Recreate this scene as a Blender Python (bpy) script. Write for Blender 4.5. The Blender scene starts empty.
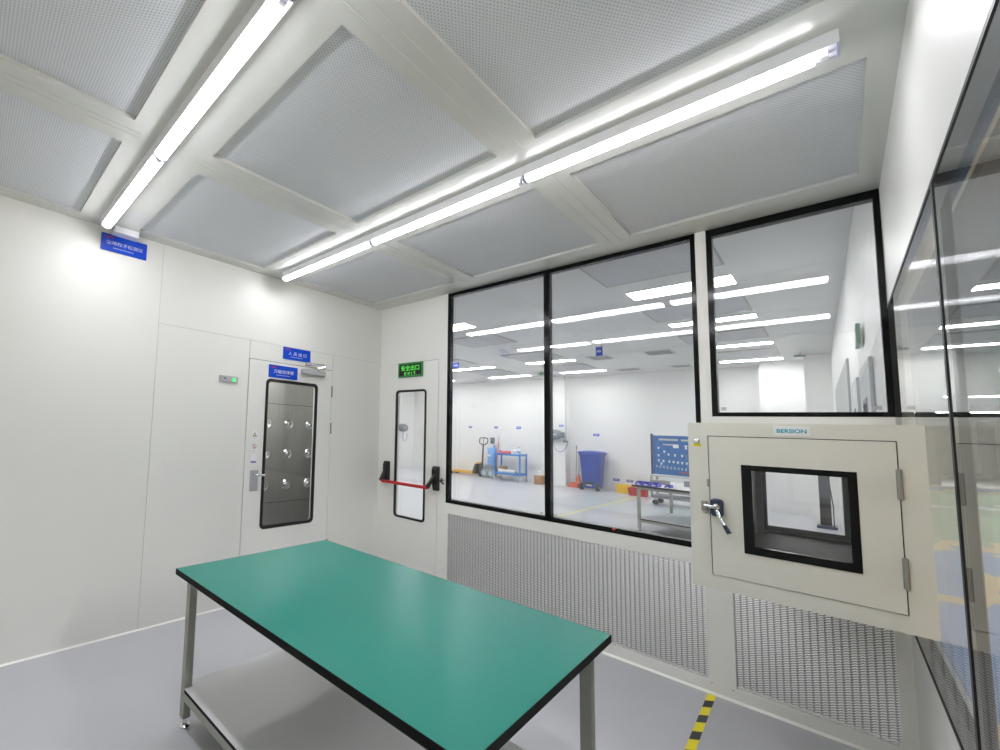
import bpy, bmesh, math, random
from mathutils import Vector, Matrix
random.seed(7)
SC = bpy.context.scene
COL = SC.collection
PI = math.pi

# ------------------------------------------------------------------ render look
SC.view_settings.view_transform = 'Standard'
SC.view_settings.look = 'None'
SC.view_settings.gamma = 1.0
SC.view_settings.use_curve_mapping = False
SC.view_settings.exposure = 1.06
try:
    SC.cycles.max_bounces = 14
    SC.cycles.diffuse_bounces = 6
    SC.cycles.glossy_bounces = 6
    SC.cycles.transparent_max_bounces = 24
    SC.cycles.use_denoising = True
    SC.cycles.sample_clamp_indirect = 8.0
    SC.cycles.caustics_reflective = False
    SC.cycles.caustics_refractive = False
except Exception:
    pass

# ------------------------------------------------------------------ materials
def lin(c):
    c = c / 255.0
    return c / 12.92 if c <= 0.04045 else ((c + 0.055) / 1.055) ** 2.4
def S(r, g, b): return (lin(r), lin(g), lin(b), 1.0)

def new_mat(name):
    m = bpy.data.materials.new(name); m.use_nodes = True
    nt = m.node_tree
    for n in list(nt.nodes): nt.nodes.remove(n)
    out = nt.nodes.new('ShaderNodeOutputMaterial')
    return m, nt, out

def L(nt, a, b): nt.links.new(a, b)

def mat(name, col, rough=0.5, metal=0.0, noise=0.0, nscale=8.0, bump=0.0, bscale=400.0, spec=0.5):
    m, nt, out = new_mat(name)
    p = nt.nodes.new('ShaderNodeBsdfPrincipled')
    p.inputs['Base Color'].default_value = col
    p.inputs['Roughness'].default_value = rough
    p.inputs['Metallic'].default_value = metal
    p.inputs['Specular IOR Level'].default_value = spec
    L(nt, p.outputs[0], out.inputs[0])
    tc = None
    if noise or bump:
        tc = nt.nodes.new('ShaderNodeTexCoord')
    if noise:
        n = nt.nodes.new('ShaderNodeTexNoise'); n.inputs['Scale'].default_value = nscale
        n.inputs['Detail'].default_value = 4
        L(nt, tc.outputs['Object'], n.inputs['Vector'])
        mx = nt.nodes.new('ShaderNodeMix'); mx.data_type = 'RGBA'
        a = tuple(max(0, c * (1 - noise)) for c in col[:3]) + (1,)
        b = tuple(min(1, c * (1 + noise)) for c in col[:3]) + (1,)
        mx.inputs[6].default_value = a; mx.inputs[7].default_value = b
        L(nt, n.outputs['Fac'], mx.inputs[0]); L(nt, mx.outputs[2], p.inputs['Base Color'])
    if bump:
        n = nt.nodes.new('ShaderNodeTexNoise'); n.inputs['Scale'].default_value = bscale
        L(nt, tc.outputs['Object'], n.inputs['Vector'])
        b = nt.nodes.new('ShaderNodeBump'); b.inputs['Strength'].default_value = bump
        b.inputs['Distance'].default_value = 0.001
        L(nt, n.outputs['Fac'], b.inputs['Height']); L(nt, b.outputs[0], p.inputs['Normal'])
    return m

def emit(name, col, strength):
    m, nt, out = new_mat(name)
    e = nt.nodes.new('ShaderNodeEmission')
    e.inputs['Color'].default_value = col; e.inputs['Strength'].default_value = strength
    L(nt, e.outputs[0], out.inputs[0])
    return m

def glass(name, tint, f0=0.04, rough=0.0, power=5.0):
    """clear sheet: transparent, with an angle dependent mirror reflection on each face"""
    m, nt, out = new_mat(name)
    g = nt.nodes.new('ShaderNodeNewGeometry')
    d = nt.nodes.new('ShaderNodeVectorMath'); d.operation = 'DOT_PRODUCT'
    L(nt, g.outputs['Normal'], d.inputs[0]); L(nt, g.outputs['Incoming'], d.inputs[1])
    ab = nt.nodes.new('ShaderNodeMath'); ab.operation = 'ABSOLUTE'; L(nt, d.outputs['Value'], ab.inputs[0])
    om = nt.nodes.new('ShaderNodeMath'); om.operation = 'SUBTRACT'; om.inputs[0].default_value = 1.0
    L(nt, ab.outputs[0], om.inputs[1])
    pw = nt.nodes.new('ShaderNodeMath'); pw.operation = 'POWER'; pw.inputs[1].default_value = power
    L(nt, om.outputs[0], pw.inputs[0])
    ma = nt.nodes.new('ShaderNodeMath'); ma.operation = 'MULTIPLY_ADD'
    ma.inputs[1].default_value = 1 - f0; ma.inputs[2].default_value = f0
    L(nt, pw.outputs[0], ma.inputs[0])
    t = nt.nodes.new('ShaderNodeBsdfTransparent'); t.inputs[0].default_value = tint
    gl = nt.nodes.new('ShaderNodeBsdfGlossy'); gl.inputs['Roughness'].default_value = rough
    gl.inputs[0].default_value = (1, 1, 1, 1)
    mx = nt.nodes.new('ShaderNodeMixShader')
    L(nt, ma.outputs[0], mx.inputs[0]); L(nt, t.outputs[0], mx.inputs[1]); L(nt, gl.outputs[0], mx.inputs[2])
    L(nt, mx.outputs[0], out.inputs[0])
    return m

def math_node(nt, op, a, b=None, c=None):
    n = nt.nodes.new('ShaderNodeMath'); n.operation = op
    for i, v in enumerate((a, b, c)):
        if v is None: continue
        if isinstance(v, (int, float)): n.inputs[i].default_value = v
        else: L(nt, v, n.inputs[i])
    return n.outputs[0]

def dotted_panel_mat(name, base, hole, pitch):
    """white sheet with a fine staggered grid of small round perforations"""
    m, nt, out = new_mat(name)
    p = nt.nodes.new('ShaderNodeBsdfPrincipled'); p.inputs['Roughness'].default_value = 0.45
    L(nt, p.outputs[0], out.inputs[0])
    tc = nt.nodes.new('ShaderNodeTexCoord'); sp = nt.nodes.new('ShaderNodeSeparateXYZ')
    L(nt, tc.outputs['Object'], sp.inputs[0])
    x = math_node(nt, 'DIVIDE', sp.outputs[0], pitch); y = math_node(nt, 'DIVIDE', sp.outputs[1], pitch * 0.866)
    row = math_node(nt, 'FLOOR', y)
    odd = math_node(nt, 'MULTIPLY', math_node(nt, 'MODULO', row, 2.0), 0.5)
    fx = math_node(nt, 'SUBTRACT', math_node(nt, 'FRACT', math_node(nt, 'ADD', x, odd)), 0.5)
    fy = math_node(nt, 'MULTIPLY', math_node(nt, 'SUBTRACT', math_node(nt, 'FRACT', y), 0.5), 0.866)
    r2 = math_node(nt, 'ADD', math_node(nt, 'MULTIPLY', fx, fx), math_node(nt, 'MULTIPLY', fy, fy))
    inside = math_node(nt, 'LESS_THAN', r2, 0.26 ** 2)
    mx = nt.nodes.new('ShaderNodeMix'); mx.data_type = 'RGBA'
    mx.inputs[6].default_value = base; mx.inputs[7].default_value = hole
    L(nt, inside, mx.inputs[0]); L(nt, mx.outputs[2], p.inputs['Base Color'])
    return m

def grille_mat(name):
    """stainless expanded-metal sheet: zig-zag columns of open slots between slanted strands"""
    m, nt, out = new_mat(name)
    p = nt.nodes.new('ShaderNodeBsdfPrincipled'); p.inputs['Metallic'].default_value = 0.7
    p.inputs['Roughness'].default_value = 0.36
    p.inputs['Base Color'].default_value = (0.86, 0.86, 0.865, 1)
    tc = nt.nodes.new('ShaderNodeTexCoord'); sp = nt.nodes.new('ShaderNodeSeparateXYZ')
    L(nt, tc.outputs['Object'], sp.inputs[0])
    x = math_node(nt, 'DIVIDE', sp.outputs[0], 0.0265); z = math_node(nt, 'DIVIDE', sp.outputs[2], 0.0125)
    tri = math_node(nt, 'ABSOLUTE', math_node(nt, 'SUBTRACT', math_node(nt, 'FRACT', z), 0.5))
    u = math_node(nt, 'FRACT', math_node(nt, 'ADD', x, math_node(nt, 'MULTIPLY', tri, 0.55)))
    slot = math_node(nt, 'LESS_THAN', math_node(nt, 'ABSOLUTE', math_node(nt, 'SUBTRACT', u, 0.5)), 0.075)
    v = math_node(nt, 'FRACT', math_node(nt, 'ADD', z, math_node(nt, 'MULTIPLY', math_node(nt, 'FRACT', x), -1.2)))
    strand = math_node(nt, 'LESS_THAN', v, 0.30)
    hole = math_node(nt, 'MAXIMUM', slot, strand)
    # the strands are twisted: bump ridge across each
    bmp = nt.nodes.new('ShaderNodeBump'); bmp.inputs['Strength'].default_value = 1.0; bmp.inputs['Distance'].default_value = 0.004
    L(nt, math_node(nt, 'SUBTRACT', 1.0, v), bmp.inputs['Height']); L(nt, bmp.outputs[0], p.inputs['Normal'])
    t = nt.nodes.new('ShaderNodeBsdfTransparent')
    mx = nt.nodes.new('ShaderNodeMixShader')
    L(nt, hole, mx.inputs[0]); L(nt, p.outputs[0], mx.inputs[1]); L(nt, t.outputs[0], mx.inputs[2])
    L(nt, mx.outputs[0], out.inputs[0])
    return m

def hazard_mat(name):
    m, nt, out = new_mat(name)
    p = nt.nodes.new('ShaderNodeBsdfPrincipled'); p.inputs['Roughness'].default_value = 0.4
    L(nt, p.outputs[0], out.inputs[0])
    tc = nt.nodes.new('ShaderNodeTexCoord'); sp = nt.nodes.new('ShaderNodeSeparateXYZ')
    L(nt, tc.outputs['Object'], sp.inputs[0])
    s = math_node(nt, 'ADD', math_node(nt, 'DIVIDE', sp.outputs[1], 0.205), math_node(nt, 'MULTIPLY', sp.outputs[0], -4.5))
    f = math_node(nt, 'LESS_THAN', math_node(nt, 'FRACT', s), 0.46)
    mx = nt.nodes.new('ShaderNodeMix'); mx.data_type = 'RGBA'
    mx.inputs[6].default_value = S(252, 238, 24); mx.inputs[7].default_value = S(20, 18, 16)
    L(nt, f, mx.inputs[0]); L(nt, mx.outputs[2], p.inputs['Base Color'])
    return m

def mural_mat(name):
    """painted hall floor: irregular green, blue and sand coloured zones with a white crack line"""
    m, nt, out = new_mat(name)
    p = nt.nodes.new('ShaderNodeBsdfPrincipled'); p.inputs['Roughness'].default_value = 0.5
    L(nt, p.outputs[0], out.inputs[0])
    tc = nt.nodes.new('ShaderNodeTexCoord'); sp = nt.nodes.new('ShaderNodeSeparateXYZ')
    L(nt, tc.outputs['Object'], sp.inputs[0])
    n = nt.nodes.new('ShaderNodeTexNoise'); n.inputs['Scale'].default_value = 1.1; n.inputs['Detail'].default_value = 5
    mp = nt.nodes.new('ShaderNodeMapping'); mp.inputs['Scale'].default_value = (1.6, 0.45, 1)
    L(nt, tc.outputs['Object'], mp.inputs[0]); L(nt, mp.outputs[0], n.inputs['Vector'])
    h = math_node(nt, 'MULTIPLY', math_node(nt, 'SUBTRACT', n.outputs['Fac'], 0.5), 6.0)
    y = math_node(nt, 'ADD', sp.outputs[1], h)
    y = math_node(nt, 'MULTIPLY_ADD', sp.outputs[0], -1.2, y)
    f = math_node(nt, 'DIVIDE', math_node(nt, 'ADD', y, 6.0), 40.0)
    r = nt.nodes.new('ShaderNodeValToRGB'); r.color_ramp.interpolation = 'CONSTANT'
    blue, sand, green, white = S(120, 146, 196), S(222, 190, 130), S(138, 164, 132), S(226, 230, 228)
    stops = [(0.0, sand), (0.055, blue), (0.135, sand), (0.16, blue), (0.225, sand), (0.243, green), (0.415, white), (0.435, green),
             (0.60, sand), (0.625, blue), (0.68, sand), (0.71, white)]
    cr = r.color_ramp
    cr.elements[0].position = stops[0][0]; cr.elements[0].color = stops[0][1]
    cr.elements[1].position = stops[1][0]; cr.elements[1].color = stops[1][1]
    for pos, c in stops[2:]:
        e = cr.elements.new(pos); e.color = c
    L(nt, f, r.inputs[0]); L(nt, r.outputs[0], p.inputs['Base Color'])
    return m

def brushed(name, col, rough=0.3, axis=2):
    m, nt, out = new_mat(name)
    p = nt.nodes.new('ShaderNodeBsdfPrincipled'); p.inputs['Metallic'].default_value = 0.9
    L(nt, p.outputs[0], out.inputs[0])
    tc = nt.nodes.new('ShaderNodeTexCoord'); mp = nt.nodes.new('ShaderNodeMapping')
    sc = [30, 30, 30]; sc[axis] = 0.8
    mp.inputs['Scale'].default_value = sc
    L(nt, tc.outputs['Object'], mp.inputs[0])
    n = nt.nodes.new('ShaderNodeTexNoise'); n.inputs['Scale'].default_value = 1.0; n.inputs['Detail'].default_value = 3
    L(nt, mp.outputs[0], n.inputs['Vector'])
    mx = nt.nodes.new('ShaderNodeMix'); mx.data_type = 'RGBA'
    mx.inputs[6].default_value = tuple(c * 0.75 for c in col[:3]) + (1,); mx.inputs[7].default_value = col
    L(nt, n.outputs['Fac'], mx.inputs[0]); L(nt, mx.outputs[2], p.inputs['Base Color'])
    rr = nt.nodes.new('ShaderNodeMapRange'); rr.inputs['To Min'].default_value = rough * 0.7; rr.inputs['To Max'].default_value = rough * 1.4
    L(nt, n.outputs['Fac'], rr.inputs[0]); L(nt, rr.outputs[0], p.inputs['Roughness'])
    return m

WALL = mat('painted steel wall panel', S(232, 232, 226), 0.40, bump=0.05, bscale=260)
WALL_FAR = mat('white wall of the large room', S(238, 238, 236), 0.45)
SEAM = mat('panel joint sealant', S(194, 194, 188), 0.6)
GAP = mat('door gap shadow strip', S(84, 82, 74), 0.7)
BEAM = mat('ceiling beam paint', S(206, 208, 203), 0.22)
TRIM_W = mat('white cove strip', S(246, 246, 240), 0.3)
FLOOR = mat('grey vinyl floor', S(194, 195, 200), 0.30, noise=0.03, nscale=3, bump=0.05, bscale=120)
DIFF = dotted_panel_mat('perforated diffuser sheet', S(210, 213, 217), S(172, 175, 180), 0.0125)
DIFF_FAR = dotted_panel_mat('distant perforated sheet', S(190, 192, 196), S(160, 162, 166), 0.02)
CEIL_FAR = mat('large room ceiling paint', S(206, 208, 207), 0.4)
FRIT = mat('black glass edge band', (0.003, 0.003, 0.0035, 1), 0.12, spec=0.2)
FRIT_G = mat('dark grey glass band', S(62, 63, 60), 0.05)
GASKET = mat('black rubber gasket', (0.008, 0.008, 0.009, 1), 0.5)
GLASS = glass('clear window glass', (0.985, 0.99, 0.99, 1), 0.035)
GLASS_R = glass('side window glass', (0.94, 0.96, 0.96, 1), 0.035, power=9.5)
COVER = glass('clear lamp cover', (0.96, 0.96, 0.99, 1), 0.05, 0.05)
TUBE = emit('lit led tube', (1.0, 0.985, 0.98, 1), 24.0)
PANEL_L = emit('lit led panel', (1.0, 0.99, 0.985, 1), 13.5)
HALL_FILL = emit('added hall fill glow', (1.0, 0.99, 0.98, 1), 34.0)  # glow of the battens added to light the hall
SHOWER_FILL = emit('added air shower fill glow', (1.0, 0.98, 0.95, 1), 22.0)  # glow of a lamp invented to brighten the steel chamber
LAMP_W = mat('white lamp channel', S(232, 232, 234), 0.35)
LAMP_CAP = mat('lilac lamp end cap', S(176, 178, 205), 0.3)
MAT_G = mat('green antistatic mat', S(16, 130, 115), 0.34, noise=0.05, nscale=1.6)
EDGE_B = mat('black rubber edge', S(9, 9, 9), 0.55, spec=0.15)
LEG = mat('grey painted steel tube', S(158, 160, 150), 0.42)
CHROME = mat('chrome', (0.75, 0.76, 0.78, 1), 0.18, 1.0)
STEEL = brushed('brushed stainless steel', (0.50, 0.50, 0.48, 1), 0.33)
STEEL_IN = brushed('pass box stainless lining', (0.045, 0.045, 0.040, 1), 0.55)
ALU = mat('satin aluminium', S(188, 188, 192), 0.35, 0.3)
ALU_D = mat('grey hinge metal', S(158, 156, 148), 0.4, 0.35)
GRILLE = grille_mat('expanded stainless sheet')
SHELF = mat('light grey laminate', S(222, 222, 224), 0.4, noise=0.02, nscale=2)
BOXW = mat('ivory powder coat', S(224, 223, 213), 0.42, bump=0.15, bscale=500)
DARK_M = mat('dark cast metal', S(66, 76, 96), 0.28, 0.6)
BLK = mat('black plastic', S(20, 20, 22), 0.4)
RED = mat('red painted bar', S(190, 32, 40), 0.35)
SIGN_B = mat('blue sign plate', S(16, 70, 196), 0.25)
SIGN_T = mat('white sign lettering', S(215, 222, 240), 0.5)
SIGN_R = mat('red sign mark', S(150, 30, 60), 0.5)
EXIT_BK = mat('exit sign dark face', S(22, 26, 24), 0.35)
EXIT_G = mat('exit sign green frame', S(66, 140, 76), 0.4)
EXIT_P = mat('pale exit lamp green', S(120, 160, 140), 0.4)
EXIT_GL = emit('lit exit lettering', S(90, 225, 80), 0.55)
LED_G = emit('green indicator', S(90, 255, 140), 0.6)
HAZ = hazard_mat('yellow and black stripe tape')
MURAL = mural_mat('painted zones of the hall floor')
YEL = mat('yellow plastic', S(252, 214, 6), 0.45)
REDP = mat('red plastic', S(200, 50, 52), 0.45)
BLUEP = mat('blue plastic', S(26, 70, 172), 0.4)
BLUEB = mat('blue parts bin plastic', S(46, 52, 190), 0.4)
BLUEF = mat('blue painted steel', S(52, 128, 205), 0.4)
BLUEL = mat('light blue plastic', S(120, 168, 226), 0.4)
PEG = mat('blue pegboard', S(30, 110, 182), 0.45)
CARD = mat('brown cardboard', S(176, 134, 92), 0.8, noise=0.06, nscale=12)
ORANGE = mat('orange plastic', S(222, 100, 66), 0.5)
JACKY = mat('yellow truck paint', S(240, 180, 70), 0.4)
JACKB = mat('black truck steel', S(40, 36, 34), 0.5)
GREYP = mat('grey plastic', S(128, 134, 142), 0.45)
LGREY = mat('light grey plastic', S(198, 202, 204), 0.45)
PAPER = mat('white paper', S(240, 240, 240), 0.7)
TEAL = mat('teal print', S(36, 168, 186), 0.5)
YSTK = mat('yellow sticker', S(226, 214, 20), 0.5)
HALLW = mat('pale hall wall', S(222, 220, 216), 0.6)
HALLC = mat('dark hall ceiling', S(120, 122, 124), 0.6)
HALLG = mat('grey hall column', S(160, 162, 166), 0.6)
YLINE = mat('pale yellow floor line', S(232, 226, 150), 0.5)
GREY_D = mat('grey roller door', S(170, 174, 174), 0.5)

# ------------------------------------------------------------------ geometry helpers
class MB:
    def __init__(s): s.v = []; s.f = []; s.mi = []; s.cur = 0
    def m(s, i): s.cur = i; return s
    def add(s, vs, fs):
        b = len(s.v); s.v += [tuple(v) for v in vs]
        for f in fs: s.f.append([b + i for i in f]); s.mi.append(s.cur)
        return s
    def box(s, x0, y0, z0, x1, y1, z1):
        x0, x1 = sorted((x0, x1)); y0, y1 = sorted((y0, y1)); z0, z1 = sorted((z0, z1))
        return s.add([(x0, y0, z0), (x1, y0, z0), (x1, y1, z0), (x0, y1, z0), (x0, y0, z1), (x1, y0, z1), (x1, y1, z1), (x0, y1, z1)],
                     [(0, 3, 2, 1), (4, 5, 6, 7), (0, 1, 5, 4), (1, 2, 6, 5), (2, 3, 7, 6), (3, 0, 4, 7)])
    def cyl(s, p0, p1, r0, r1=None, n=16):
        r1 = r0 if r1 is None else r1
        p0, p1 = Vector(p0), Vector(p1); d = (p1 - p0).normalized()
        a = d.orthogonal().normalized(); b = d.cross(a)
        vs = []
        for p, r in ((p0, r0), (p1, r1)):
            for i in range(n):
                t = 2 * PI * i / n; vs.append(p + (a * math.cos(t) + b * math.sin(t)) * r)
        fs = [(i, (i + 1) % n, n + (i + 1) % n, n + i) for i in range(n)]
        fs += [tuple(reversed(range(n))), tuple(range(n, 2 * n))]
        return s.add(vs, fs)
    def tube(s, pts, r, n=8, closed=False):
        pts = [Vector(p) for p in pts]; N = len(pts)
        rs = r if isinstance(r, (list, tuple)) else [r] * N
        vs = []; up = None
        for i, p in enumerate(pts):
            if closed: d = pts[(i + 1) % N] - pts[i - 1]
            else: d = pts[min(i + 1, N - 1)] - pts[max(i - 1, 0)]
            d.normalize()
            if up is None: up = d.orthogonal().normalized()
            up = (up - d * up.dot(d)).normalized(); b = d.cross(up)
            for k in range(n):
                t = 2 * PI * k / n; vs.append(p + (up * math.cos(t) + b * math.sin(t)) * rs[i])
        fs = []
        for i in range(N if closed else N - 1):
            j = (i + 1) % N
            for k in range(n):
                fs.append((i * n + k, i * n + (k + 1) % n, j * n + (k + 1) % n, j * n + k))
        if not closed: fs += [tuple(reversed(range(n))), tuple(range((N - 1) * n, N * n))]
        return s.add(vs, fs)
    def prism(s, poly, axis, a, b):
        n = len(poly); vs = [P3(axis, u, v, a) for u, v in poly] + [P3(axis, u, v, b) for u, v in poly]
        fs = [tuple(range(n)), tuple(reversed(range(n, 2 * n)))] + [(i, n + i, n + (i + 1) % n, (i + 1) % n) for i in range(n)]
        return s.add(vs, fs)
    def ring(s, axis, outer, inner, a, b):
        n = len(outer); vs = []
        for d in (a, b):
            for loop in (outer, inner): vs += [P3(axis, u, v, d) for u, v in loop]
        fs = []
        for i in range(n):
            j = (i + 1) % n
            fs += [(i, j, n + j, n + i), (2 * n + i, 3 * n + i, 3 * n + j, 2 * n + j),
                   (i, 2 * n + i, 2 * n + j, j), (n + i, n + j, 3 * n + j, 3 * n + i)]
        return s.add(vs, fs)
    def lathe(s, prof, c, axis='z', n=20):
        c = Vector(c); vs = []; N = len(prof)
        for r, h in prof:
            for k in range(n):
                t = 2 * PI * k / n; u, v = r * math.cos(t), r * math.sin(t)
                q = {'z': (u, v, h), 'x': (h, u, v), 'y': (v, h, u)}[axis]
                vs.append(c + Vector(q))
        fs = []
        for i in range(N - 1):
            for k in range(n): fs.append((i * n + k, i * n + (k + 1) % n, (i + 1) * n + (k + 1) % n, (i + 1) * n + k))
        if prof[0][0] > 1e-6: fs.append(tuple(reversed(range(n))))
        if prof[-1][0] > 1e-6: fs.append(tuple(range((N - 1) * n, N * n)))
        return s.add(vs, fs)
    def build(s, name, mats, parent=None, at=None, bevel=0.0, smooth=False, seg=2):
        if not isinstance(mats, (list, tuple)): mats = [mats]
        org = Vector(at) if at is not None else (wloc(parent) if parent is not None else Vector((0, 0, 0)))
        me = bpy.data.meshes.new(name)
        me.from_pydata([tuple(Vector(v) - org) for v in s.v], [], s.f)
        bm = bmesh.new(); bm.from_mesh(me)
        bmesh.ops.remove_doubles(bm, verts=bm.verts, dist=1e-6)
        for i, f in enumerate(bm.faces): pass
        bmesh.ops.recalc_face_normals(bm, faces=bm.faces)
        bm.to_mesh(me); bm.free()
        for q in mats: me.materials.append(q)
        if len(mats) > 1:
            for p, i in zip(me.polygons, s.mi): p.material_index = i
        if smooth:
            for p in me.polygons: p.use_smooth = True
            try: me.set_sharp_from_angle(angle=math.radians(40))
            except Exception: pass
        o = bpy.data.objects.new(name, me); COL.objects.link(o)
        if parent is not None:
            o.parent = parent; o.location = org - wloc(parent)
        else: o.location = org
        if bevel:
            b = o.modifiers.new('bevel', 'BEVEL'); b.width = bevel; b.segments = seg; b.limit_method = 'ANGLE'
            b.angle_limit = math.radians(40)
        return o

def wloc(o):
    v = Vector((0, 0, 0))
    while o is not None: v += Vector(o.location); o = o.parent
    return v
def P3(axis, u, v, d):
    return {'x': (d, u, v), 'y': (u, d, v), 'z': (u, v, d)}[axis]
def rrect(u0, v0, u1, v1, r, n=5):
    pts = []
    for cu, cv, a0 in ((u1 - r, v1 - r, 0), (u0 + r, v1 - r, 90), (u0 + r, v0 + r, 180), (u1 - r, v0 + r, 270)):
        for k in range(n + 1):
            a = math.radians(a0 + 90 * k / n); pts.append((cu + r * math.cos(a), cv + r * math.sin(a)))
    return pts
def rect(u0, v0, u1, v1): return [(u1, v1), (u0, v1), (u0, v0), (u1, v0)]

def tag(o, label, cat, group=None, kind=None):
    o['label'] = label; o['category'] = cat
    if group: o['group'] = group
    if kind: o['kind'] = kind
    return o
def empty(name, loc, label, cat, group=None, kind=None, rz=0.0):
    o = bpy.data.objects.new(name, None); COL.objects.link(o)
    o.empty_display_size = 0.05
    o.location = loc; o.rotation_euler = (0, 0, rz)
    return tag(o, label, cat, group, kind)
def copy_tree(o, parent=None):
    c = o.copy(); COL.objects.link(c)
    if parent is not None: c.parent = parent
    for ch in [k for k in bpy.data.objects if k.parent == o]: copy_tree(ch, c)
    return c
def struct(name, mb, m, label, cat, **k):
    return tag(mb.build(name, m, **k), label, cat, kind='structure')

def lettering(name, body, plane, u, v, d, width, height, m, parent, depth=0.0008, bold=0.0):
    """raised characters centred at (u, v) on the plane, d = wall coordinate of their back"""
    cu = bpy.data.curves.new(name, 'FONT'); cu.body = body; cu.size = 1.0
    cu.align_x = 'CENTER'; cu.align_y = 'CENTER'; cu.offset = bold
    t = bpy.data.objects.new(name + '_tmp', cu); COL.objects.link(t)
    dg = bpy.context.evaluated_depsgraph_get(); dg.update()
    me = bpy.data.meshes.new_from_object(t.evaluated_get(dg))
    bpy.data.objects.remove(t); bpy.data.curves.remove(cu)
    xs = [p.co.x for p in me.vertices]; ys = [p.co.y for p in me.vertices]
    if not xs: return None
    sx = width / (max(xs) - min(xs)); sy = height / (max(ys) - min(ys))
    cx, cy = (max(xs) + min(xs)) / 2, (max(ys) + min(ys)) / 2
    bm = bmesh.new(); bm.from_mesh(me)
    for p in bm.verts: p.co = Vector(((p.co.x - cx) * sx, (p.co.y - cy) * sy, 0))
    r = bmesh.ops.extrude_face_region(bm, geom=bm.faces[:])
    for e in r['geom']:
        if isinstance(e, bmesh.types.BMVert): e.co.z += depth
    W = wloc(parent)
    for p in bm.verts:
        a, b, c = p.co
        q = {'x+': (d + c, u + a, v + b), 'y-': (u + a, d - c, v + b), 'x-': (d - c, u - a, v + b)}[plane]
        p.co = Vector(q) - W
    bmesh.ops.recalc_face_normals(bm, faces=bm.faces)
    bm.to_mesh(me); bm.free(); me.materials.clear(); me.materials.append(m)
    o = bpy.data.objects.new(name, me); COL.objects.link(o); o.parent = parent
    return o

# ================================================================== THE ROOM
H = 2.85; W = 3.437; YB = -4.36; HF = 3.38; YF = 11.1; XL = -8.1
T = 0.06
# ---- floor of both rooms
f = MB().box(XL - .1, YB - .1, -0.1, W + 0.03, YF + .1, 0)
struct('floor', f, FLOOR, 'light grey vinyl floor running through both rooms', 'floor')

# ---- left wall in panels with fine joints
J = 0.0015
f = MB()
def lw(y0, y1, z0, z1): f.box(-T, y0 + J, z0 + (J if z0 > 0 else 0), 0, y1 - J, z1 - (J if z1 < H else 0))
DY0, DY1, DZ = -1.690, -0.722, 2.075
lw(YB - .1, -2.49, 0, H)
lw(-2.49, 0, 2.235, H)
lw(-2.49, DY0, 0, 2.235); lw(DY1, 0, 0, 2.235); lw(DY0, DY1, DZ, 2.235)
f.m(1).box(-T, -2.495, 0, -0.004, -2.485, H); f.box(-T, -2.49, 2.23, -0.004, 0, 2.24)
f.m(2).box(-T, DY0 - .004, 0, -0.008, DY0 + .003, DZ); f.box(-T, DY1 - .003, 0, -0.008, DY1 + .004, DZ); f.box(-T, DY0, DZ - .003, -0.008, DY1, DZ + .003)
f.m(1).box(-T, DY0 - .004, DZ + .004, -0.012, DY0 + .003, 2.24); f.box(-T, DY1 - .003, DZ + .004, -0.012, DY1 + .004, 2.24)
struct('wall_left', f, [WALL, SEAM, GAP], 'long white panelled wall with the air shower door', 'wall')
# ---- window wall
f = MB()
def ww(x0, x1, z0, z1): f.box(x0, 0, z0, x1, T, z1)
EX0, EX1, EZ = 0.100, 0.768, 2.213
ww(-T, EX0, 0, HF); ww(EX0, EX1, EZ, HF); ww(EX1, .863, 0, HF)
ww(.863, 2.703, 0, .075); ww(.863, .887, .075, .835); ww(2.702, 2.703, .075, .835); ww(.887, 2.702, .742, .835)
ww(2.703, 2.757, 0, HF); ww(.863, 2.703, H, HF); ww(2.757, W, H, HF)
ww(2.757, 2.815, 0, 1.655); ww(2.815, W, 0, .075); ww(2.815, W, .72, .885); ww(3.392, W, .075, .72)
ww(2.815, W, 1.580, 1.655)
f.m(1).box(.863, T - .004, .06, 2.703, T, .75); f.box(2.80, T - .004, .06, W, T, .74)
struct('wall_back', f, [WALL, HALLG], 'white wall holding the black framed windows and the emergency door', 'wall')
# trims round the grilles (thin edge lines in the panel)
# ---- right wall with the glazed strip
f = MB()
GZ0, GZ1 = .664, 2.215
f.box(W, YB, GZ1, W + T, 0, HF); f.box(W, YB, 0, W + T, 0, GZ0)
f.box(W, YB, GZ0, W + T, -4.2, GZ1)
struct('wall_right', f, WALL, 'white side wall above and below the glazing', 'wall')
f = MB().box(0 - T, YB - T, 0, W + T, YB, H)
struct('wall_rear', f, WALL, 'plain white wall opposite the windows', 'wall')
# cove strips
f = MB().prism([(0, 0), (.014, 0), (.004, .010), (0, .016)], 'y', YB, DY0) if False else MB()
def cove_left(mb, y0, y1): mb.prism([(0, 0), (0.010, 0), (0.006, .005), (0, .009)], 'y', y0, y1)
f = MB(); cove_left(f, YB, DY0 - .01); cove_left(f, DY1 + .01, 0)
struct('baseboard_left', f, TRIM_W, 'thin white cove strip along the foot of the panelled wall', 'baseboard')
f = MB()
f.add([(EX1, 0, 0), (EX1, -.012, 0), (EX1, -.008, .006), (EX1, 0, .013), (W, 0, 0), (W, -.012, 0), (W, -.008, .006), (W, 0, .013)],
      [(0, 1, 2, 3), (7, 6, 5, 4), (1, 5, 6, 2), (2, 6, 7, 3), (0, 4, 5, 1), (0, 3, 7, 4)])
struct('baseboard_back', f, TRIM_W, 'thin white cove strip under the metal grilles', 'baseboard')

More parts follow.
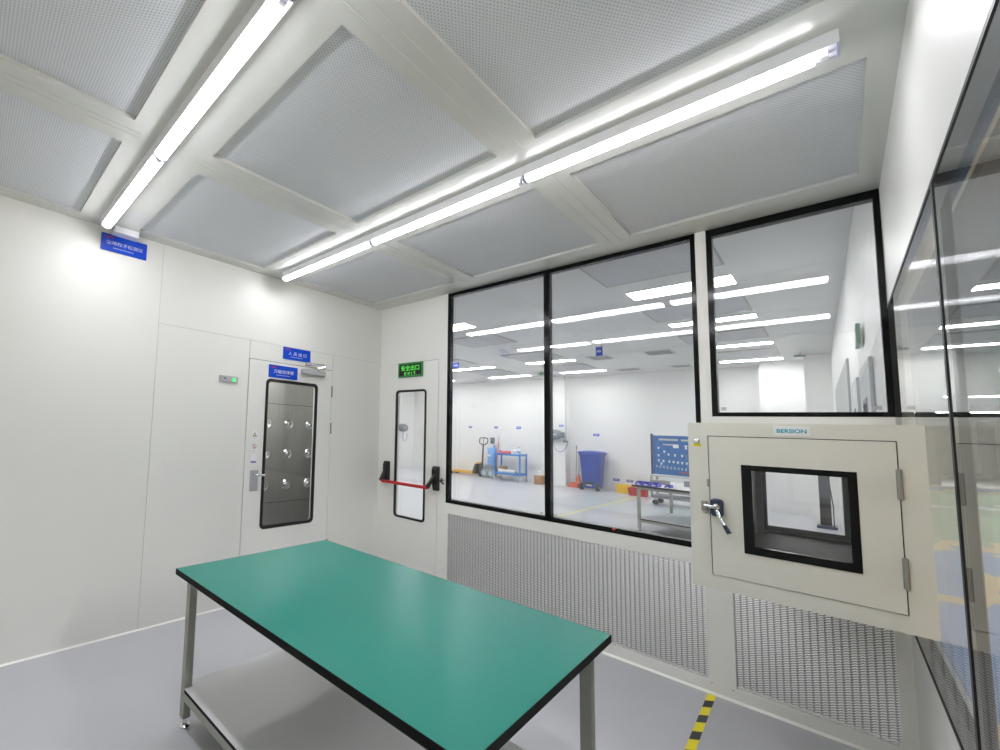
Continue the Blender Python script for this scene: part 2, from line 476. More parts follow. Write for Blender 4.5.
# ---- ceiling grid
XC = [(0.104, 1.066), (1.267, 2.234), (2.416, 3.364)]
YR = [(-1.265, -0.232), (-2.706, -1.664), (-4.13, -3.088)]
f = MB()
ys = [0.0]
for a, b in YR: ys += [b, a]
ys.append(YB)
for i in range(0, len(ys) - 1, 2): f.box(0, ys[i + 1], H, W, ys[i], H + .03)
xs = [0.0]
for a, b in XC: xs += [a, b]
xs.append(W)
for (a, b) in YR:
    for i in range(0, len(xs), 2): f.box(xs[i], a, H, xs[i + 1], b, H + .03)
f.box(-T, YB - T, H + .03, W + T, 0, H + .06)
for x0, x1 in ((1.150, 1.156), (1.186, 1.192), (2.291, 2.297), (2.346, 2.352)):      # joint beads between the columns
    for (a, b) in YR: f.box(x0, a - .05, H - .002, x1, b + .05, H)
struct('ceiling', f, BEAM, 'pale ceiling grid of flat beams between the filter panels', 'ceiling')

LC = ['beside the panelled wall', 'in the middle column', 'beside the glazed side wall']
LR = ['row next to the window wall', 'row between the lamp lines', 'row beyond the farther lamp line']
DR = .018
for r, (y0, y1) in enumerate(YR[:3]):
    for c, (x0, x1) in enumerate(XC):
        mb = MB().box(x0, y0, H + DR, x1, y1, H + DR + .006)
        o = mb.build('ceiling_filter', DIFF, at=((x0 + x1) / 2, (y0 + y1) / 2, H + DR))
        tag(o, 'white perforated ceiling panel ' + LC[c] + ', ' + LR[r], 'ceiling panel', 'perforated ceiling panels of the near room')

# ---- tube lamps
def tube_lamp(x0, x1, y, label):
    t = empty('ceiling_lamp', ((x0 + x1) / 2, y, H), label, 'lamp', 'tube lamps of the near room')
    zb = H - .046
    MB().prism([(y - .038, H + .001), (y + .038, H + .001), (y + .034, zb), (y - .034, zb)], 'x', x0, x1).build('channel', LAMP_W, t)
    zc = zb - .001
    n = 10; arc = [(y + .029 * math.cos(PI + PI * k / n), zc + .022 * math.sin(PI + PI * k / n)) for k in range(n + 1)]
    MB().prism(arc, 'x', x0 + .012, x1 - .055).build('tube', TUBE, t, smooth=True)
    arc2 = [(y + .034 * math.cos(PI + PI * k / n), zb + .028 * math.sin(PI + PI * k / n)) for k in range(n + 1)]
    arc3 = [(y + .0325 * math.cos(PI + PI * k / n), zb + .0265 * math.sin(PI + PI * k / n)) for k in range(n + 1)]
    MB().prism(arc2 + arc3[::-1], 'x', x0 + .006, x1 - .006).build('cover', COVER, t, smooth=True)
    for xa, xb in ((x0, x0 + .006), (x1 - .006, x1)):
        MB().prism([(u, v) for u, v in arc2], 'x', xa, xb).build('end_cap', LAMP_CAP, t)
    MB().box(x1 - .045, y - .012, zb - .018, x1 - .025, y + .012, zb).build('lamp_holder', LAMP_W, t)
RL = [(0.165, 1.228), (1.230, 2.283), (2.285, 3.302)]
RB = [(0.150, 1.165), (1.167, 2.245), (2.247, 3.30)]
nm = ['at the panelled wall end', 'in the middle', 'at the glazed side wall end']
for i, (a, b) in enumerate(RL): tube_lamp(a, b, -1.463, 'lit tube lamp of the line nearer the windows, ' + nm[i])
for i, (a, b) in enumerate(RB): tube_lamp(a, b, -2.93, 'lit tube lamp of the line farther from the windows, ' + nm[i])

# white junction box above the detector sign
t = empty('junction_box', (0.03, -2.78, H), 'small white junction box in the ceiling corner above a blue sign', 'junction box')
MB().box(0.001, -2.862, H - .042, 0.085, -2.70, H).build('body', LAMP_W, t, bevel=.004)
MB().box(0.001, -2.866, H - .048, 0.089, -2.696, H - .042).build('lid', LAMP_W, t, bevel=.002)

# ================================================================== WINDOWS
def window(name, x0, x1, z0, z1, fl, fr, ft, fb, label, clips):
    t = empty(name, ((x0 + x1) / 2, 0, z0), label, 'window', kind='structure')
    fo = MB().ring('y', rect(x0, z0, x1, z1), rect(x0 + fl, z0 + fb, x1 - fr, z1 - ft), -.002, .058)
    fo.build('frame', FRIT, t)
    MB().box(x0 + fl, .004, z0 + fb, x1 - fr, .009, z1 - ft).build('pane', GLASS, t)
    MB().box(x0 + fl, .048, z0 + fb, x1 - fr, .053, z1 - ft).build('pane', GLASS, t)
    for cx, cz in clips:
        MB().box(cx - .012, .0, cz - .008, cx + .012, .0035, cz + .012).build('glazing_clip', ALU, t, bevel=.002)
    return t
window('window_1', .863, 1.779, .835, H - .002, .024, .020, .030, .035, 'tall black framed window next to the emergency door', [(1.735, .885)])
window('window_2', 1.781, 2.703, .835, H - .002, .020, .024, .030, .035, 'tall black framed window in the middle of the wall', [(1.835, .885)])
window('window_3', 2.757, W - .001, 1.655, H - .002, .027, .022, .045, .025, 'shorter black framed window above the pass box', [(2.81, 1.70), (3.385, 1.70)])
o = MB().lathe([(.010, .0), (.008, -.008), (.0, -.008)], (2.222, -.0015, .865), 'y', 10).build('sticker', REDP, at=(2.222, -.005, .862))
tag(o, 'tiny red dot stuck on the lower black frame of the middle window', 'sticker')

def side_window(name, y0, y1, ft, fb, fl, fr, label):
    t = empty(name, (W, (y0 + y1) / 2, GZ0), label, 'window', kind='structure')
    MB().ring('x', rect(y0, GZ0, y1, GZ1), rect(y0 + fl, GZ0 + fb, y1 - fr, GZ1 - ft), W - .002, W + .016).build('frame', FRIT_G, t)
    MB().box(W - .0024, y0 + fl, GZ0 + fb, W + .006, y1 - fr, GZ1 - ft).build('pane', GLASS_R, t)
    f_ = MB().box(W - .004, y0, GZ1 - .012, W - .0021, y1, GZ1); f_.box(W - .004, y0, GZ0, W - .0021, y1, GZ0 + .010)
    if y1 > -1: f_.box(W - .004, y0, GZ0 + .0101, W - .0021, y0 + .028, GZ1 - .0121)
    f_.build('gasket', GASKET, t)
    return t
side_window('window_4', -1.65, -.006, .02, .11, .03, .03, 'large side window pane next to the pass box')
side_window('window_5', -4.2, -1.69, .11, .11, .06, .03, 'large side window pane nearest the viewer, with a dark edge band')
f = MB().box(W - .002, -1.69, GZ0, W + .016, -1.65, GZ1); f.m(1).box(W - .004, -1.69, GZ1 - .012, W - .0021, -1.65, GZ1)
struct('trim_1', f, [FRIT_G, GASKET], 'dark glossy strip between the two side window panes', 'trim')

# ================================================================== AIR SHOWER DOOR
d = empty('door_1', (0, (DY0 + DY1) / 2, 0), 'flush white door with a tall rounded window onto the air shower', 'door', kind='structure')
g = .004
GO = (-1.508, .588, -.906, 1.917)                  # y0 z0 y1 z1 of the black gasket
f = MB()
outer = rrect(DY0 + g, .006, DY1 - g, DZ - g, .002, 5); hole = rrect(GO[0] + .01, GO[1] + .01, GO[2] - .01, GO[3] - .01, .035, 5)
f.ring('x', outer, hole, -.048, .002); f.build('door_leaf', WALL, d)
MB().ring('x', rrect(*GO, .045, 6), rrect(GO[0] + .028, GO[1] + .028, GO[2] - .028, GO[3] - .028, .028, 6), -.01, .008).build('window_gasket', GASKET, d, bevel=.003)
MB().box(-.022, GO[0] + .02, GO[1] + .02, -.017, GO[2] - .02, GO[3] - .02).build('pane', GLASS, d)
# handle: plate with curved lever
hd = MB().box(.002, -1.628, .925, .008, -1.545, 1.105).build('handle_plate', ALU, d, bevel=.003)
MB().tube([(.008, -1.60, 1.07), (.045, -1.60, 1.07), (.050, -1.585, 1.07), (.050, -1.50, 1.06)], .010, 10).build('handle', CHROME, hd, smooth=True)
for z in (1.86, 1.49, .35):
    hg = MB().cyl((.006, DY1 + .001, z - .055), (.006, DY1 + .001, z + .055), .008, n=12)
    hg.build('hinge', ALU_D, d, smooth=True)
# closer with two-link arm
cz = 2.018
cl = MB(); cl.prism(rrect(.008, cz - .026, .05, cz + .026, .018, 4), 'y', -1.130, -.848) 
cb = cl.build('closer', ALU, d, bevel=.003)
MB().tube([(.03, -.935, cz + .026), (.03, -.935, cz + .052)], .012, 10).build('spindle', CHROME, cb)
MB().tube([(.03, -.935, cz + .05), (.07, -.872, cz + .072), (.072, -.865, cz + .076)], .008, 8).build('arm', CHROME, cb)
MB().tube([(.072, -.865, cz + .084), (.020, -1.045, cz + .085)], .008, 8).build('arm', CHROME, cb)
MB().box(.0005, -1.075, cz + .068, .03, -1.015, cz + .098).build('bracket', ALU, cb, bevel=.003)

# stickers on the door
s = tag(MB().box(.002, -1.625, 1.362, .003, -1.572, 1.44).build('sticker', PAPER, at=(.002, -1.6, 1.40)), 'small warning triangle sticker, uppermost on the air shower door', 'sticker')
MB().prism([(-1.599, 1.432), (-1.621, 1.393), (-1.577, 1.393)], 'x', .003, .0034).build('triangle', mat('black print', S(70, 66, 50), 0.6), s)
MB().prism([(-1.599, 1.423), (-1.613, 1.398), (-1.585, 1.398)], 'x', .0034, .0037).build('triangle_fill', mat('amber print', S(222, 205, 150), 0.6), s)
MB().box(.003, -1.617, 1.372, .0034, -1.581, 1.378).build('caption_line', LGREY, s)
s = tag(MB().box(.002, -1.625, 1.262, .003, -1.572, 1.342).build('sticker', PAPER, at=(.002, -1.6, 1.30)), 'small sticker with a red prohibition circle on the air shower door', 'sticker')
MB().ring('x', rrect(-1.6215, 1.288, -1.5765, 1.333, .0224, 6), rrect(-1.617, 1.2925, -1.581, 1.3285, .0179, 6), .003, .0034).build('prohibition_ring', mat('red print', S(205, 120, 120), 0.6), s)
MB().prism([(-1.613, 1.327), (-1.584, 1.299), (-1.587, 1.296), (-1.616, 1.324)], 'x', .003, .0036).build('slash', mat('red print b', S(205, 120, 120), 0.6), s)
MB().prism([(-1.599, 1.324), (-1.594, 1.315), (-1.593, 1.300), (-1.597, 1.292), (-1.602, 1.292), (-1.604, 1.306), (-1.604, 1.316)], 'x', .003, .0033).build('figure', GREYP, s)
MB().box(.003, -1.617, 1.270, .0034, -1.581, 1.276).build('caption_line', LGREY, s)
s = tag(MB().box(.002, -1.628, 1.165, .003, -1.572, 1.245).build('sticker', PAPER, at=(.002, -1.6, 1.20)), 'small white sticker with a violet bar, just above the door handle', 'sticker')
MB().box(.003, -1.626, 1.167, .0034, -1.574, 1.183).build('bar', mat('violet print', S(120, 110, 190), 0.6), s)

# blue signs on the left wall
def sign_left(y0, y1, z0, z1, text, label, xd=0.0, cw=.74, ch=.30):
    pl = MB().prism(rrect(y0, z0, y1, z1, .006, 3), 'x', xd + .0006, xd + .006)
    o = pl.build('sign', SIGN_B, at=(xd, (y0 + y1) / 2, (z0 + z1) / 2)); tag(o, label, 'sign')
    w, h = y1 - y0, z1 - z0; cy, cz_ = (y0 + y1) / 2, (z0 + z1) / 2
    lettering('lettering', text, 'x+', cy + .01 * w, cz_ + .02 * h, xd + .006, w * cw, h * ch, SIGN_T, o, bold=.006)
    mb = MB(); u = cy - w * .24
    for k in range(14):
        du = w * random.uniform(.018, .035)
        if u + du > cy + w * .26: break
        mb.box(xd + .006, u, cz_ - .30 * h, xd + .0065, u + du, cz_ - .24 * h); u += du + w * .008
    mb.build('small_print', mat('sign small print', S(150, 170, 225), .5), o)
    MB().box(xd + .006, y0 + .07 * w, z1 - .22 * h, xd + .0065, y0 + .26 * w, z1 - .12 * h).build('red_mark', SIGN_R, o)
    return o
sign_left(-1.338, -1.016, 2.116, 2.230, '人 员 出 口', 'blue sign stuck above the air shower door frame', 0.0, .66, .29)
sign_left(-1.488, -1.166, 1.930, 2.046, '万级洁净室', 'blue sign stuck on the air shower door above its window', .002, .70, .28)
sign_left(-2.930, -2.616, 2.684, 2.806, '尘埃粒子检测仪', 'blue sign high on the wall under the tube lamp end', 0.0, .80, .23)

# indicator strip
o = MB().prism(rrect(-1.968, 1.846, -1.798, 1.896, .004, 3), 'x', -.0002, .014).build('control_panel', ALU, at=(0, -1.883, 1.87), bevel=.002)
tag(o, 'small aluminium control plate with a green light beside the air shower door', 'control panel')
MB().lathe([(.009, .014), (.009, .020), (.006, .022), (0, .022)], (0, -1.918, 1.874), 'x', 14).build('button', GREYP, o)
MB().lathe([(.017, .014), (.017, .017), (.011, .021), (0, .022)], (0, -1.836, 1.868), 'x', 16).build('indicator_light', LED_G, o)

# air shower chamber
f = MB()
SX = -1.0
f.box(SX - .03, -2.1, 0, SX, .12, 2.3); f.box(SX, -2.1, 0, -T, -2.07, 2.3); f.box(SX, .09, 0, -T, .12, 2.3)
f.box(SX, -2.1, 2.27, -T, .12, 2.3)
f.m(1).box(SX - .001, -2.07, 1.753, SX + .0015, .09, 1.758); f.box(SX - .001, -2.07, .600, SX + .0015, .09, .605)
struct('wall_air_shower', f, [STEEL, GASKET], 'brushed steel chamber walls behind the air shower door', 'wall')
o = empty('air_shower_fill_lamp', (-.5, -1.0, 2.27), 'added unseen fill lamp on the steel ceiling of the air shower', 'lamp')  # unseen lamp, added only to light the chamber
MB().box(-.58, -1.6, 2.245, -.42, -.4, 2.27).build('lamp_body', LAMP_W, o)
MB().box(-.57, -1.58, 2.240, -.43, -.42, 2.245).build('diffuser', SHOWER_FILL, o)
proto = None
k = 0
RN = ['top', 'middle', 'bottom']; CN = ['next to the door handle side', 'in the centre', 'on the hinge side']
for ri, z in enumerate((1.520, 1.165, .802)):
    for ci, y in enumerate((-.832, -.517, -.190)):
        if proto is None:
            o = empty('air_nozzle', (SX, y, z), '', 'nozzle')
            MB().lathe([(.058, .001), (.060, .006), (.054, .013), (.043, .010), (.034, .004)], (SX, y, z), 'x', 24).build('flange', CHROME, o, smooth=True)
            MB().lathe([(.034, .004), (.031, .018), (.024, .028), (.016, .030), (.013, .020), (0, .018)], (SX, y, z), 'x', 20).build('jet', CHROME, o, smooth=True)
            proto = o
        else:
            o = copy_tree(proto); o.location = (SX, y, z)
        tag(o, 'round chrome air nozzle in the %s row, %s' % (RN[ri], CN[ci]), 'nozzle', 'air shower nozzles')

# ================================================================== EMERGENCY DOOR
d = empty('door_2', ((EX0 + EX1) / 2, 0, 0), 'white emergency door with a narrow window and red push bar', 'door', kind='structure')
GE = (.235, .600, .630, 1.923)
MB().ring('y', rrect(EX0 + .003, .008, EX1 - .003, EZ - .004, .002, 5), rrect(GE[0] + .008, GE[1] + .008, GE[2] - .008, GE[3] - .008, .03, 5), -.003, .05).build('door_leaf', WALL, d)
MB().ring('y', rrect(*GE, .04, 6), rrect(GE[0] + .022, GE[1] + .022, GE[2] - .022, GE[3] - .022, .022, 6), -.009, .01).build('window_gasket', GASKET, d, bevel=.003)
MB().box(GE[0] + .015, .022, GE[1] + .015, GE[2] - .015, .027, GE[3] - .015).build('pane', GLASS, d)
MB().box(GE[0] + .03, .046, GE[1] + .03, GE[2] - .03, .051, GE[3] - .03).build('pane', GLASS, d)
pb = MB().cyl((.165, -.115, .962), (.735, -.115, .962), .0165, n=14).build('push_bar', RED, d, smooth=True)
for x, nmx in ((.150, 0), (.745, 1)):
    bx = .150 if nmx == 0 else .770
    pr_ = [(-.003, 1.165), (-.045, 1.165), (-.062, 1.13), (-.062, 1.02), (-.040, .935), (-.003, .935)]
    w = .028
    br = MB().prism([(u, v) for u, v in pr_], 'x', bx - w, bx + w)
    bo = br.build('bar_bracket', BLK, d, bevel=.006)
    MB().tube([(bx, -.045, 1.09), (bx - (.0 if nmx == 0 else .02), -.095, 1.01), (x - (.0 if nmx == 0 else .012), -.115, .962)], [.016, .018, .024], 10).build('bar_arm', BLK, bo, smooth=True)
MB().lathe([(.018, 0), (.018, -.016), (.006, -.02), (0, -.02)], (.832, -.0005, 1.04), 'y', 14).build('lock_cylinder', CHROME, d, smooth=True)
MB().tube([(.832, -.018, 1.04), (.832, -.05, 1.035), (.872, -.052, 1.01)], .008, 8).build('latch_lever', BLK, d, smooth=True)

# exit sign
o = empty('exit_sign', (.428, -.006, 2.131), 'green and black emergency exit sign above the emergency door window', 'sign')
MB().box(.277, -.020, 2.060, .581, -.0036, 2.204).build('face', EXIT_BK, o)
MB().ring('y', rect(.272, 2.055, .586, 2.209), rect(.288, 2.073, .570, 2.191), -.024, -.0036).build('frame', EXIT_G, o, bevel=.003)
lettering('lettering', '安全出口', 'y-', .428, 2.151, -.0205, .235, .058, EXIT_GL, o, bold=.01)
lettering('lettering', 'E X I T', 'y-', .428, 2.093, -.0205, .145, .030, EXIT_GL, o, bold=.02)

# ================================================================== GRILLES
for (x0, x1, z0, z1, lab) in ((.887, 2.702, .075, .742, 'wide expanded metal grille under the two tall windows'),
                             (2.815, 3.392, .075, .72, 'smaller expanded metal grille under the pass box')):
    o = empty('air_grille', ((x0 + x1) / 2, 0, z0), lab, 'grille')
    MB().box(x0, .006, z0, x1, .0075, z1).build('mesh_sheet', GRILLE, o)
    MB().ring('y', rect(x0 - .0, z0, x1 + .0, z1), rect(x0 + .004, z0 + .004, x1 - .004, z1 - .004), .001, .010).build('edge_frame', WALL, o)
    for sx in (x0 - .012, x1 + .008):
        MB().lathe([(.004, 0), (.003, -.002), (0, -.002)], (sx, 0, z0 - .012), 'y', 8).build('screw', ALU_D, o)

# hazard tape on the floor
o = MB().box(2.6925, -1.4, .0004, 2.7285, -.02, .0016).build('hazard_tape', HAZ, at=(2.7105, 0, 0)); o.rotation_euler = (0, 0, .027)
tag(o, 'yellow and black striped tape stuck on the floor by the grilles', 'tape')

# ================================================================== PASS BOX
px0, px1, pz0, pz1, py = 2.826, 3.434, .885, 1.577, -1.11
t = empty('pass_box', ((px0 + px1) / 2, -.5, pz0), 'ivory wall mounted pass box with a black framed door window', 'pass box')
# shell
bx0, bx1, bz0, bz1 = px0 + .012, px1 - .002, pz0 + .002, pz1 - .012
ix0, ix1, iz0, iz1 = 2.925, 3.340, .985, 1.475
f = MB()
f.box(bx0, py + .02, bz0, ix0, .058, bz1); f.box(ix1, py + .02, bz0, bx1, .058, bz1)
f.box(ix0, py + .02, bz0, ix1, .058, iz0); f.box(ix0, py + .02, iz1, ix1, .058, bz1)
f.build('shell', BOXW, t)
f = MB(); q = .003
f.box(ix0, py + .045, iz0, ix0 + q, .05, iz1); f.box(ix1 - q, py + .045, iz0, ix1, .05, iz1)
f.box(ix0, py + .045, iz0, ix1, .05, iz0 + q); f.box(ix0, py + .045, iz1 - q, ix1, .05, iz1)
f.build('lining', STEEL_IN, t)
dx0, dx1, dz0, dz1 = 2.893, 3.374, .946, 1.519
MB().ring('y', rect(px0, pz0, px1, pz1), rect(dx0 - .003, dz0 - .003, dx1 + .003, dz1 + .003), py, py + .02).build('face_frame', BOXW, t)
MB().ring('y', rect(dx0 - .003, dz0 - .003, dx1 + .003, dz1 + .003), rect(ix0, iz0, ix1, iz1), py + .0195, py + .0205).build('seal', GASKET, t)
wx0, wx1, wz0, wz1 = 2.990, 3.286, 1.054, 1.407
dr = MB().ring('y', rect(dx0, dz0, dx1, dz1), rect(wx0 + .01, wz0 + .01, wx1 - .01, wz1 - .01), py - .002, py + .018).build('door', BOXW, t)
MB().ring('y', rect(wx0, wz0, wx1, wz1), rect(wx0 + .030, wz0 + .030, wx1 - .022, wz1 - .022), py - .0035, py + .019).build('window_frame', FRIT, dr)
MB().box(wx0 + .02, py + .004, wz0 + .02, wx1 - .02, py + .009, wz1 - .02).build('pane', GLASS, dr)
for z in (1.375, 1.080):
    h = MB().cyl((3.376, py - .006, z - .052), (3.376, py - .006, z + .052), .0045, n=12)
    h.box(3.369, py - .004, z - .050, 3.383, py - .0022, z + .050)
    h.build('hinge', ALU_D, dr, smooth=True)
# compression latch
kx, kz = 2.912, 1.222
lt = MB().prism(rrect(kx - .018, kz - .036, kx + .022, kz + .038, .014, 4), 'y', py - .020, py - .002).build('latch', DARK_M, dr, bevel=.004)
MB().lathe([(.012, 0), (.012, -.012), (.007, -.016), (0, -.016)], (kx + .002, py - .020, kz + .006), 'y', 14).build('latch_hub', CHROME, lt, smooth=True)
MB().tube([(kx + .002, py - .028, kz - .010), (kx + .014, py - .040, kz - .040), (kx + .026, py - .042, kz - .064)], [.007, .006, .0055], 10).build('latch_lever', CHROME, lt, smooth=True)
MB().tube([(kx + .026, py - .042, kz - .064), (kx + .040, py - .042, kz - .094)], [.007, .0085], 10).build('latch_grip', DARK_M, lt, smooth=True)
st = MB().prism(rrect(2.864, kz - .020, 2.884, kz + .022, .003, 3), 'y', py - .014, py - .0005).build('strike_plate', ALU_D, t, bevel=.002)
MB().cyl((2.874, py - .024, kz + .006), (2.906, py - .024, kz + .002), .007, n=12).build('strike_roller', CHROME, st, smooth=True)
MB().box(2.884, py - .006, 1.306, 2.892, py, 1.338).build('keeper', ALU_D, t)
# key switch and sticker
MB().lathe([(.0095, 0), (.0095, -.004), (.006, -.007), (0, -.007)], (2.855, py, 1.498), 'y', 16).build('key_switch', CHROME, t, smooth=True)
MB().box(2.845, py - .0008, 1.474, 2.868, py, 1.487).build('yellow_sticker', YSTK, t)['label'] = 'yellow sticker'
pl = MB().box(3.086, py - .0015, 1.530, 3.182, py, 1.567).build('name_plate', PAPER, t, bevel=.0005)
lettering('lettering', 'BERSION', 'y-', 3.134, 1.5485, py - .0015, .078, .0155, TEAL, pl, depth=.0004, bold=.03)
# rear door
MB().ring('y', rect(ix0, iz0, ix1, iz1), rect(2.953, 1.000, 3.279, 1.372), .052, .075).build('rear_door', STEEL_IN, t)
MB().ring('y', rect(2.940, .985, 3.285, 1.385), rect(2.969, 1.027, 3.253, 1.352), .076, .100).build('rear_window_frame', FRIT, t)
MB().box(2.955, .082, 1.01, 3.27, .087, 1.37).build('rear_pane', GLASS, t)

# ================================================================== WORKBENCH (green)
def bench(t, Lx, Dy, top, m_top, m_edge, m_leg, m_shelf, th=.028, zs=.19, inset=.045, foot=True):
    o = t.location
    x0, y0 = o[0], o[1]
    def B(a, b, c, d_, e, f_): return MB().box(x0 + a, y0 + b, c, x0 + d_, y0 + e, f_)
    tp = B(.002, .002, top - .003, Lx - .002, Dy - .002, top).build('tabletop', m_top, t)
    MB().ring('z', rect(x0, y0, x0 + Lx, y0 + Dy), rect(x0 + .0021, y0 + .0021, x0 + Lx - .0021, y0 + Dy - .0021), top - th, top).build('edge_band', m_edge, tp)
    B(.002, .002, top - th, Lx - .002, Dy - .002, top - .0031).build('core', m_edge, tp)
    s = .04; zt = top - th; a = inset
    f = MB()
    for yy in (a, Dy - a - s): f.box(x0 + a, y0 + yy, zt - s, x0 + Lx - a, y0 + yy + s, zt)
    for xx in (a, Lx - a - s): f.box(x0 + xx, y0 + a + s, zt - s, x0 + xx + s, y0 + Dy - a - s, zt)
    f.build('top_frame', m_leg, t, bevel=.003)
    for xx in (a, Lx - a - s):
        for yy in (a, Dy - a - s):
            lg = B(xx, yy, .045, xx + s, yy + s, zt - s).build('leg', m_leg, t, bevel=.003)
            if foot:
                cx, cy = x0 + xx + s / 2, y0 + yy + s / 2
                MB().lathe([(.026, 0), (.026, .008), (.020, .014), (.010, .018), (.008, .045)], (cx, cy, 0.0), 'z', 18).build('levelling_foot', CHROME, lg, smooth=True)
    f = MB()
    for yy in (a, Dy - a - s): f.box(x0 + a + s, y0 + yy, zs - .018 - s, x0 + Lx - a - s, y0 + yy + s, zs - .018)
    for xx in (a, Lx - a - s): f.box(x0 + xx, y0 + a + s, zs - .018 - s, x0 + xx + s, y0 + Dy - a - s, zs - .018)
    f.build('lower_frame', m_leg, t, bevel=.003)
    sh = B(a + .001, a + s * .1, zs - .0015, Lx - a - .001, Dy - a - s * .1, zs).build('shelf', m_shelf, t) if False else None
    poly_o = [(x0 + Lx - a - s, y0 + Dy - a), (x0 + a + s, y0 + Dy - a), (x0 + a + s, y0 + Dy - a - s), (x0 + a, y0 + Dy - a - s),
              (x0 + a, y0 + a + s), (x0 + a + s, y0 + a + s), (x0 + a + s, y0 + a), (x0 + Lx - a - s, y0 + a),
              (x0 + Lx - a - s, y0 + a + s), (x0 + Lx - a, y0 + a + s), (x0 + Lx - a, y0 + Dy - a - s), (x0 + Lx - a - s, y0 + Dy - a - s)]
    sh = MB().prism(poly_o, 'z', zs - .002, zs).build('shelf', m_shelf, t)
    MB().prism(poly_o, 'z', zs - .018, zs - .0021).build('shelf_edge', m_edge, sh)
t = empty('workbench', (1.068, -2.678, 0), 'long workbench with a green top, black edge and grey legs', 'workbench')
bench(t, 1.622, 1.032, .75, MAT_G, EDGE_B, LEG, SHELF)
t.rotation_euler = (0, 0, .0206)

#FARBEGIN
# ================================================================== THE LARGE ROOM BEYOND THE WINDOWS
f = MB().box(XL - .1, T, HF, W + T, YF + .1, HF + .06)
struct('ceiling_large_room', f, CEIL_FAR, 'light grey ceiling of the large room beyond the glass', 'ceiling')
f = MB()
f.box(XL - .1, YF, 0, W + T, YF + .1, HF)
f.m(1).prism([(XL, 0), (W, 0), (W, .012), (XL, .012)], 'y', YF - .012, YF)
struct('wall_far', f, [WALL_FAR, TRIM_W], 'white end wall of the large room', 'wall')
f = MB().box(XL - .1, -.0, 0, XL, YF, HF)
struct('wall_far_left', f, WALL_FAR, 'white side wall of the large room seen through the emergency door', 'wall')
f = MB()
f.prism([(W, T), (W + .06, T), (W + .06, YF), (3.20, YF)], 'z', 0, HF)
struct('wall_far_right', f, WALL_FAR, 'white side wall of the large room beyond the shorter window', 'wall')
f = MB().box(-T - .02, T, H + .03, W + T, T + .05, HF)
f = MB().box(-2.75, 10.72, 0, -2.08, YF, HF)
struct('pillar_1', f, WALL_FAR, 'square white pillar behind the hose reel', 'pillar')
f = MB().box(2.14, 10.62, 0, 2.86, YF, HF)
struct('pillar_2', f, WALL_FAR, 'white pillar seen through the shorter window', 'pillar')
f = MB().box(2.86, 9.85, 0, 3.24, YF, HF)
struct('pillar_3', f, WALL_FAR, 'narrow white wall corner beside the pillar in the shorter window', 'pillar')

rows = ['first', 'second', 'third', 'fourth']
# LED panels; far left column and first two left rows added unseen as fill
for (c, x0, x1) in (('right', 1.565, 2.57), ('middle', -1.88, -.75), ('left', -4.12, -2.80), ('added far left', -6.7, -5.5)):
    for i, y in enumerate((3.10, 5.23, 7.75, 9.95)):
        if (c, i) in (('middle', 1),): continue
        yl = .20 if i == 0 else .13
        mb = MB().box(x0, y - yl, HF - .012, x1, y + yl, HF - .0005)
        o = mb.build('ceiling_light', LAMP_W, at=((x0 + x1) / 2, y, HF - .012))
        tag(o, 'lit rectangular ceiling panel in the large room, %s row from the glass, %s column' % (rows[i], c), 'lamp', 'lit ceiling panels of the large room')
        MB().box(x0 + .012, y - yl + .012, HF - .014, x1 - .012, y + yl - .012, HF - .0121).build('diffuser', PANEL_L, o)
for (c, x0, x1, ysp) in (('right', 1.50, 2.54, ((1.45, 2.46), (3.93, 4.83), (6.25, 7.12), (8.45, 9.45))),
                         ('middle', -1.79, -.83, ((3.95, 4.92), (6.24, 7.27), (8.5, 9.45))),
                         ('left', -3.92, -2.90, ((6.1, 7.1), (8.28, 9.42)))):
    for i, (y0, y1) in enumerate(ysp):
        o = MB().box(x0, y0, HF - .010, x1, y1, HF - .001).build('ceiling_filter', DIFF_FAR, at=((x0 + x1) / 2, (y0 + y1) / 2, HF - .01))
        j = i + (4 - len(ysp))
        tag(o, 'grey perforated filter panel on the large room ceiling, %s row from the glass, %s column' % (rows[j], c), 'ceiling panel', 'filter panels of the large room')
        MB().ring('z', rect(x0 - .02, y0 - .02, x1 + .02, y1 + .02), rect(x0, y0, x1, y1), HF - .012, HF - .001).build('panel_frame', ALU_D, o)
for (x0, x1, y0, y1, lab) in ((-.45, .01, 7.56, 8.12, 'nearer left'), (.63, 1.13, 7.55, 8.10, 'nearer right'), (-.51, -.01, 9.94, 10.36, 'farther left'), (.62, 1.04, 9.94, 10.40, 'farther right')):
    o = empty('ceiling_vent', ((x0 + x1) / 2, (y0 + y1) / 2, HF), 'small grey square ceiling vent, the %s of four before the white end wall' % lab, 'vent', 'square vents of the large room')
    MB().ring('z', rect(x0, y0, x1, y1), rect(x0 + .03, y0 + .03, x1 - .03, y1 - .03), HF - .012, HF - .001).build('frame', LGREY, o)
    mb = MB(); n = 9
    for k in range(n):
        yy = y0 + .04 + (y1 - y0 - .08) * k / (n - 1); mb.box(x0 + .03, yy - .011, HF - .010, x1 - .03, yy + .011, HF - .004)
    mb.build('louvre', HALLG, o)

# yellow floor line
o = MB().box(-.20, 2.5, .0004, -.145, 10.2, .0014).build('floor_line', YLINE, at=(-.17, 6, 0)); tag(o, 'pale yellow line painted on the large room floor', 'floor marking')

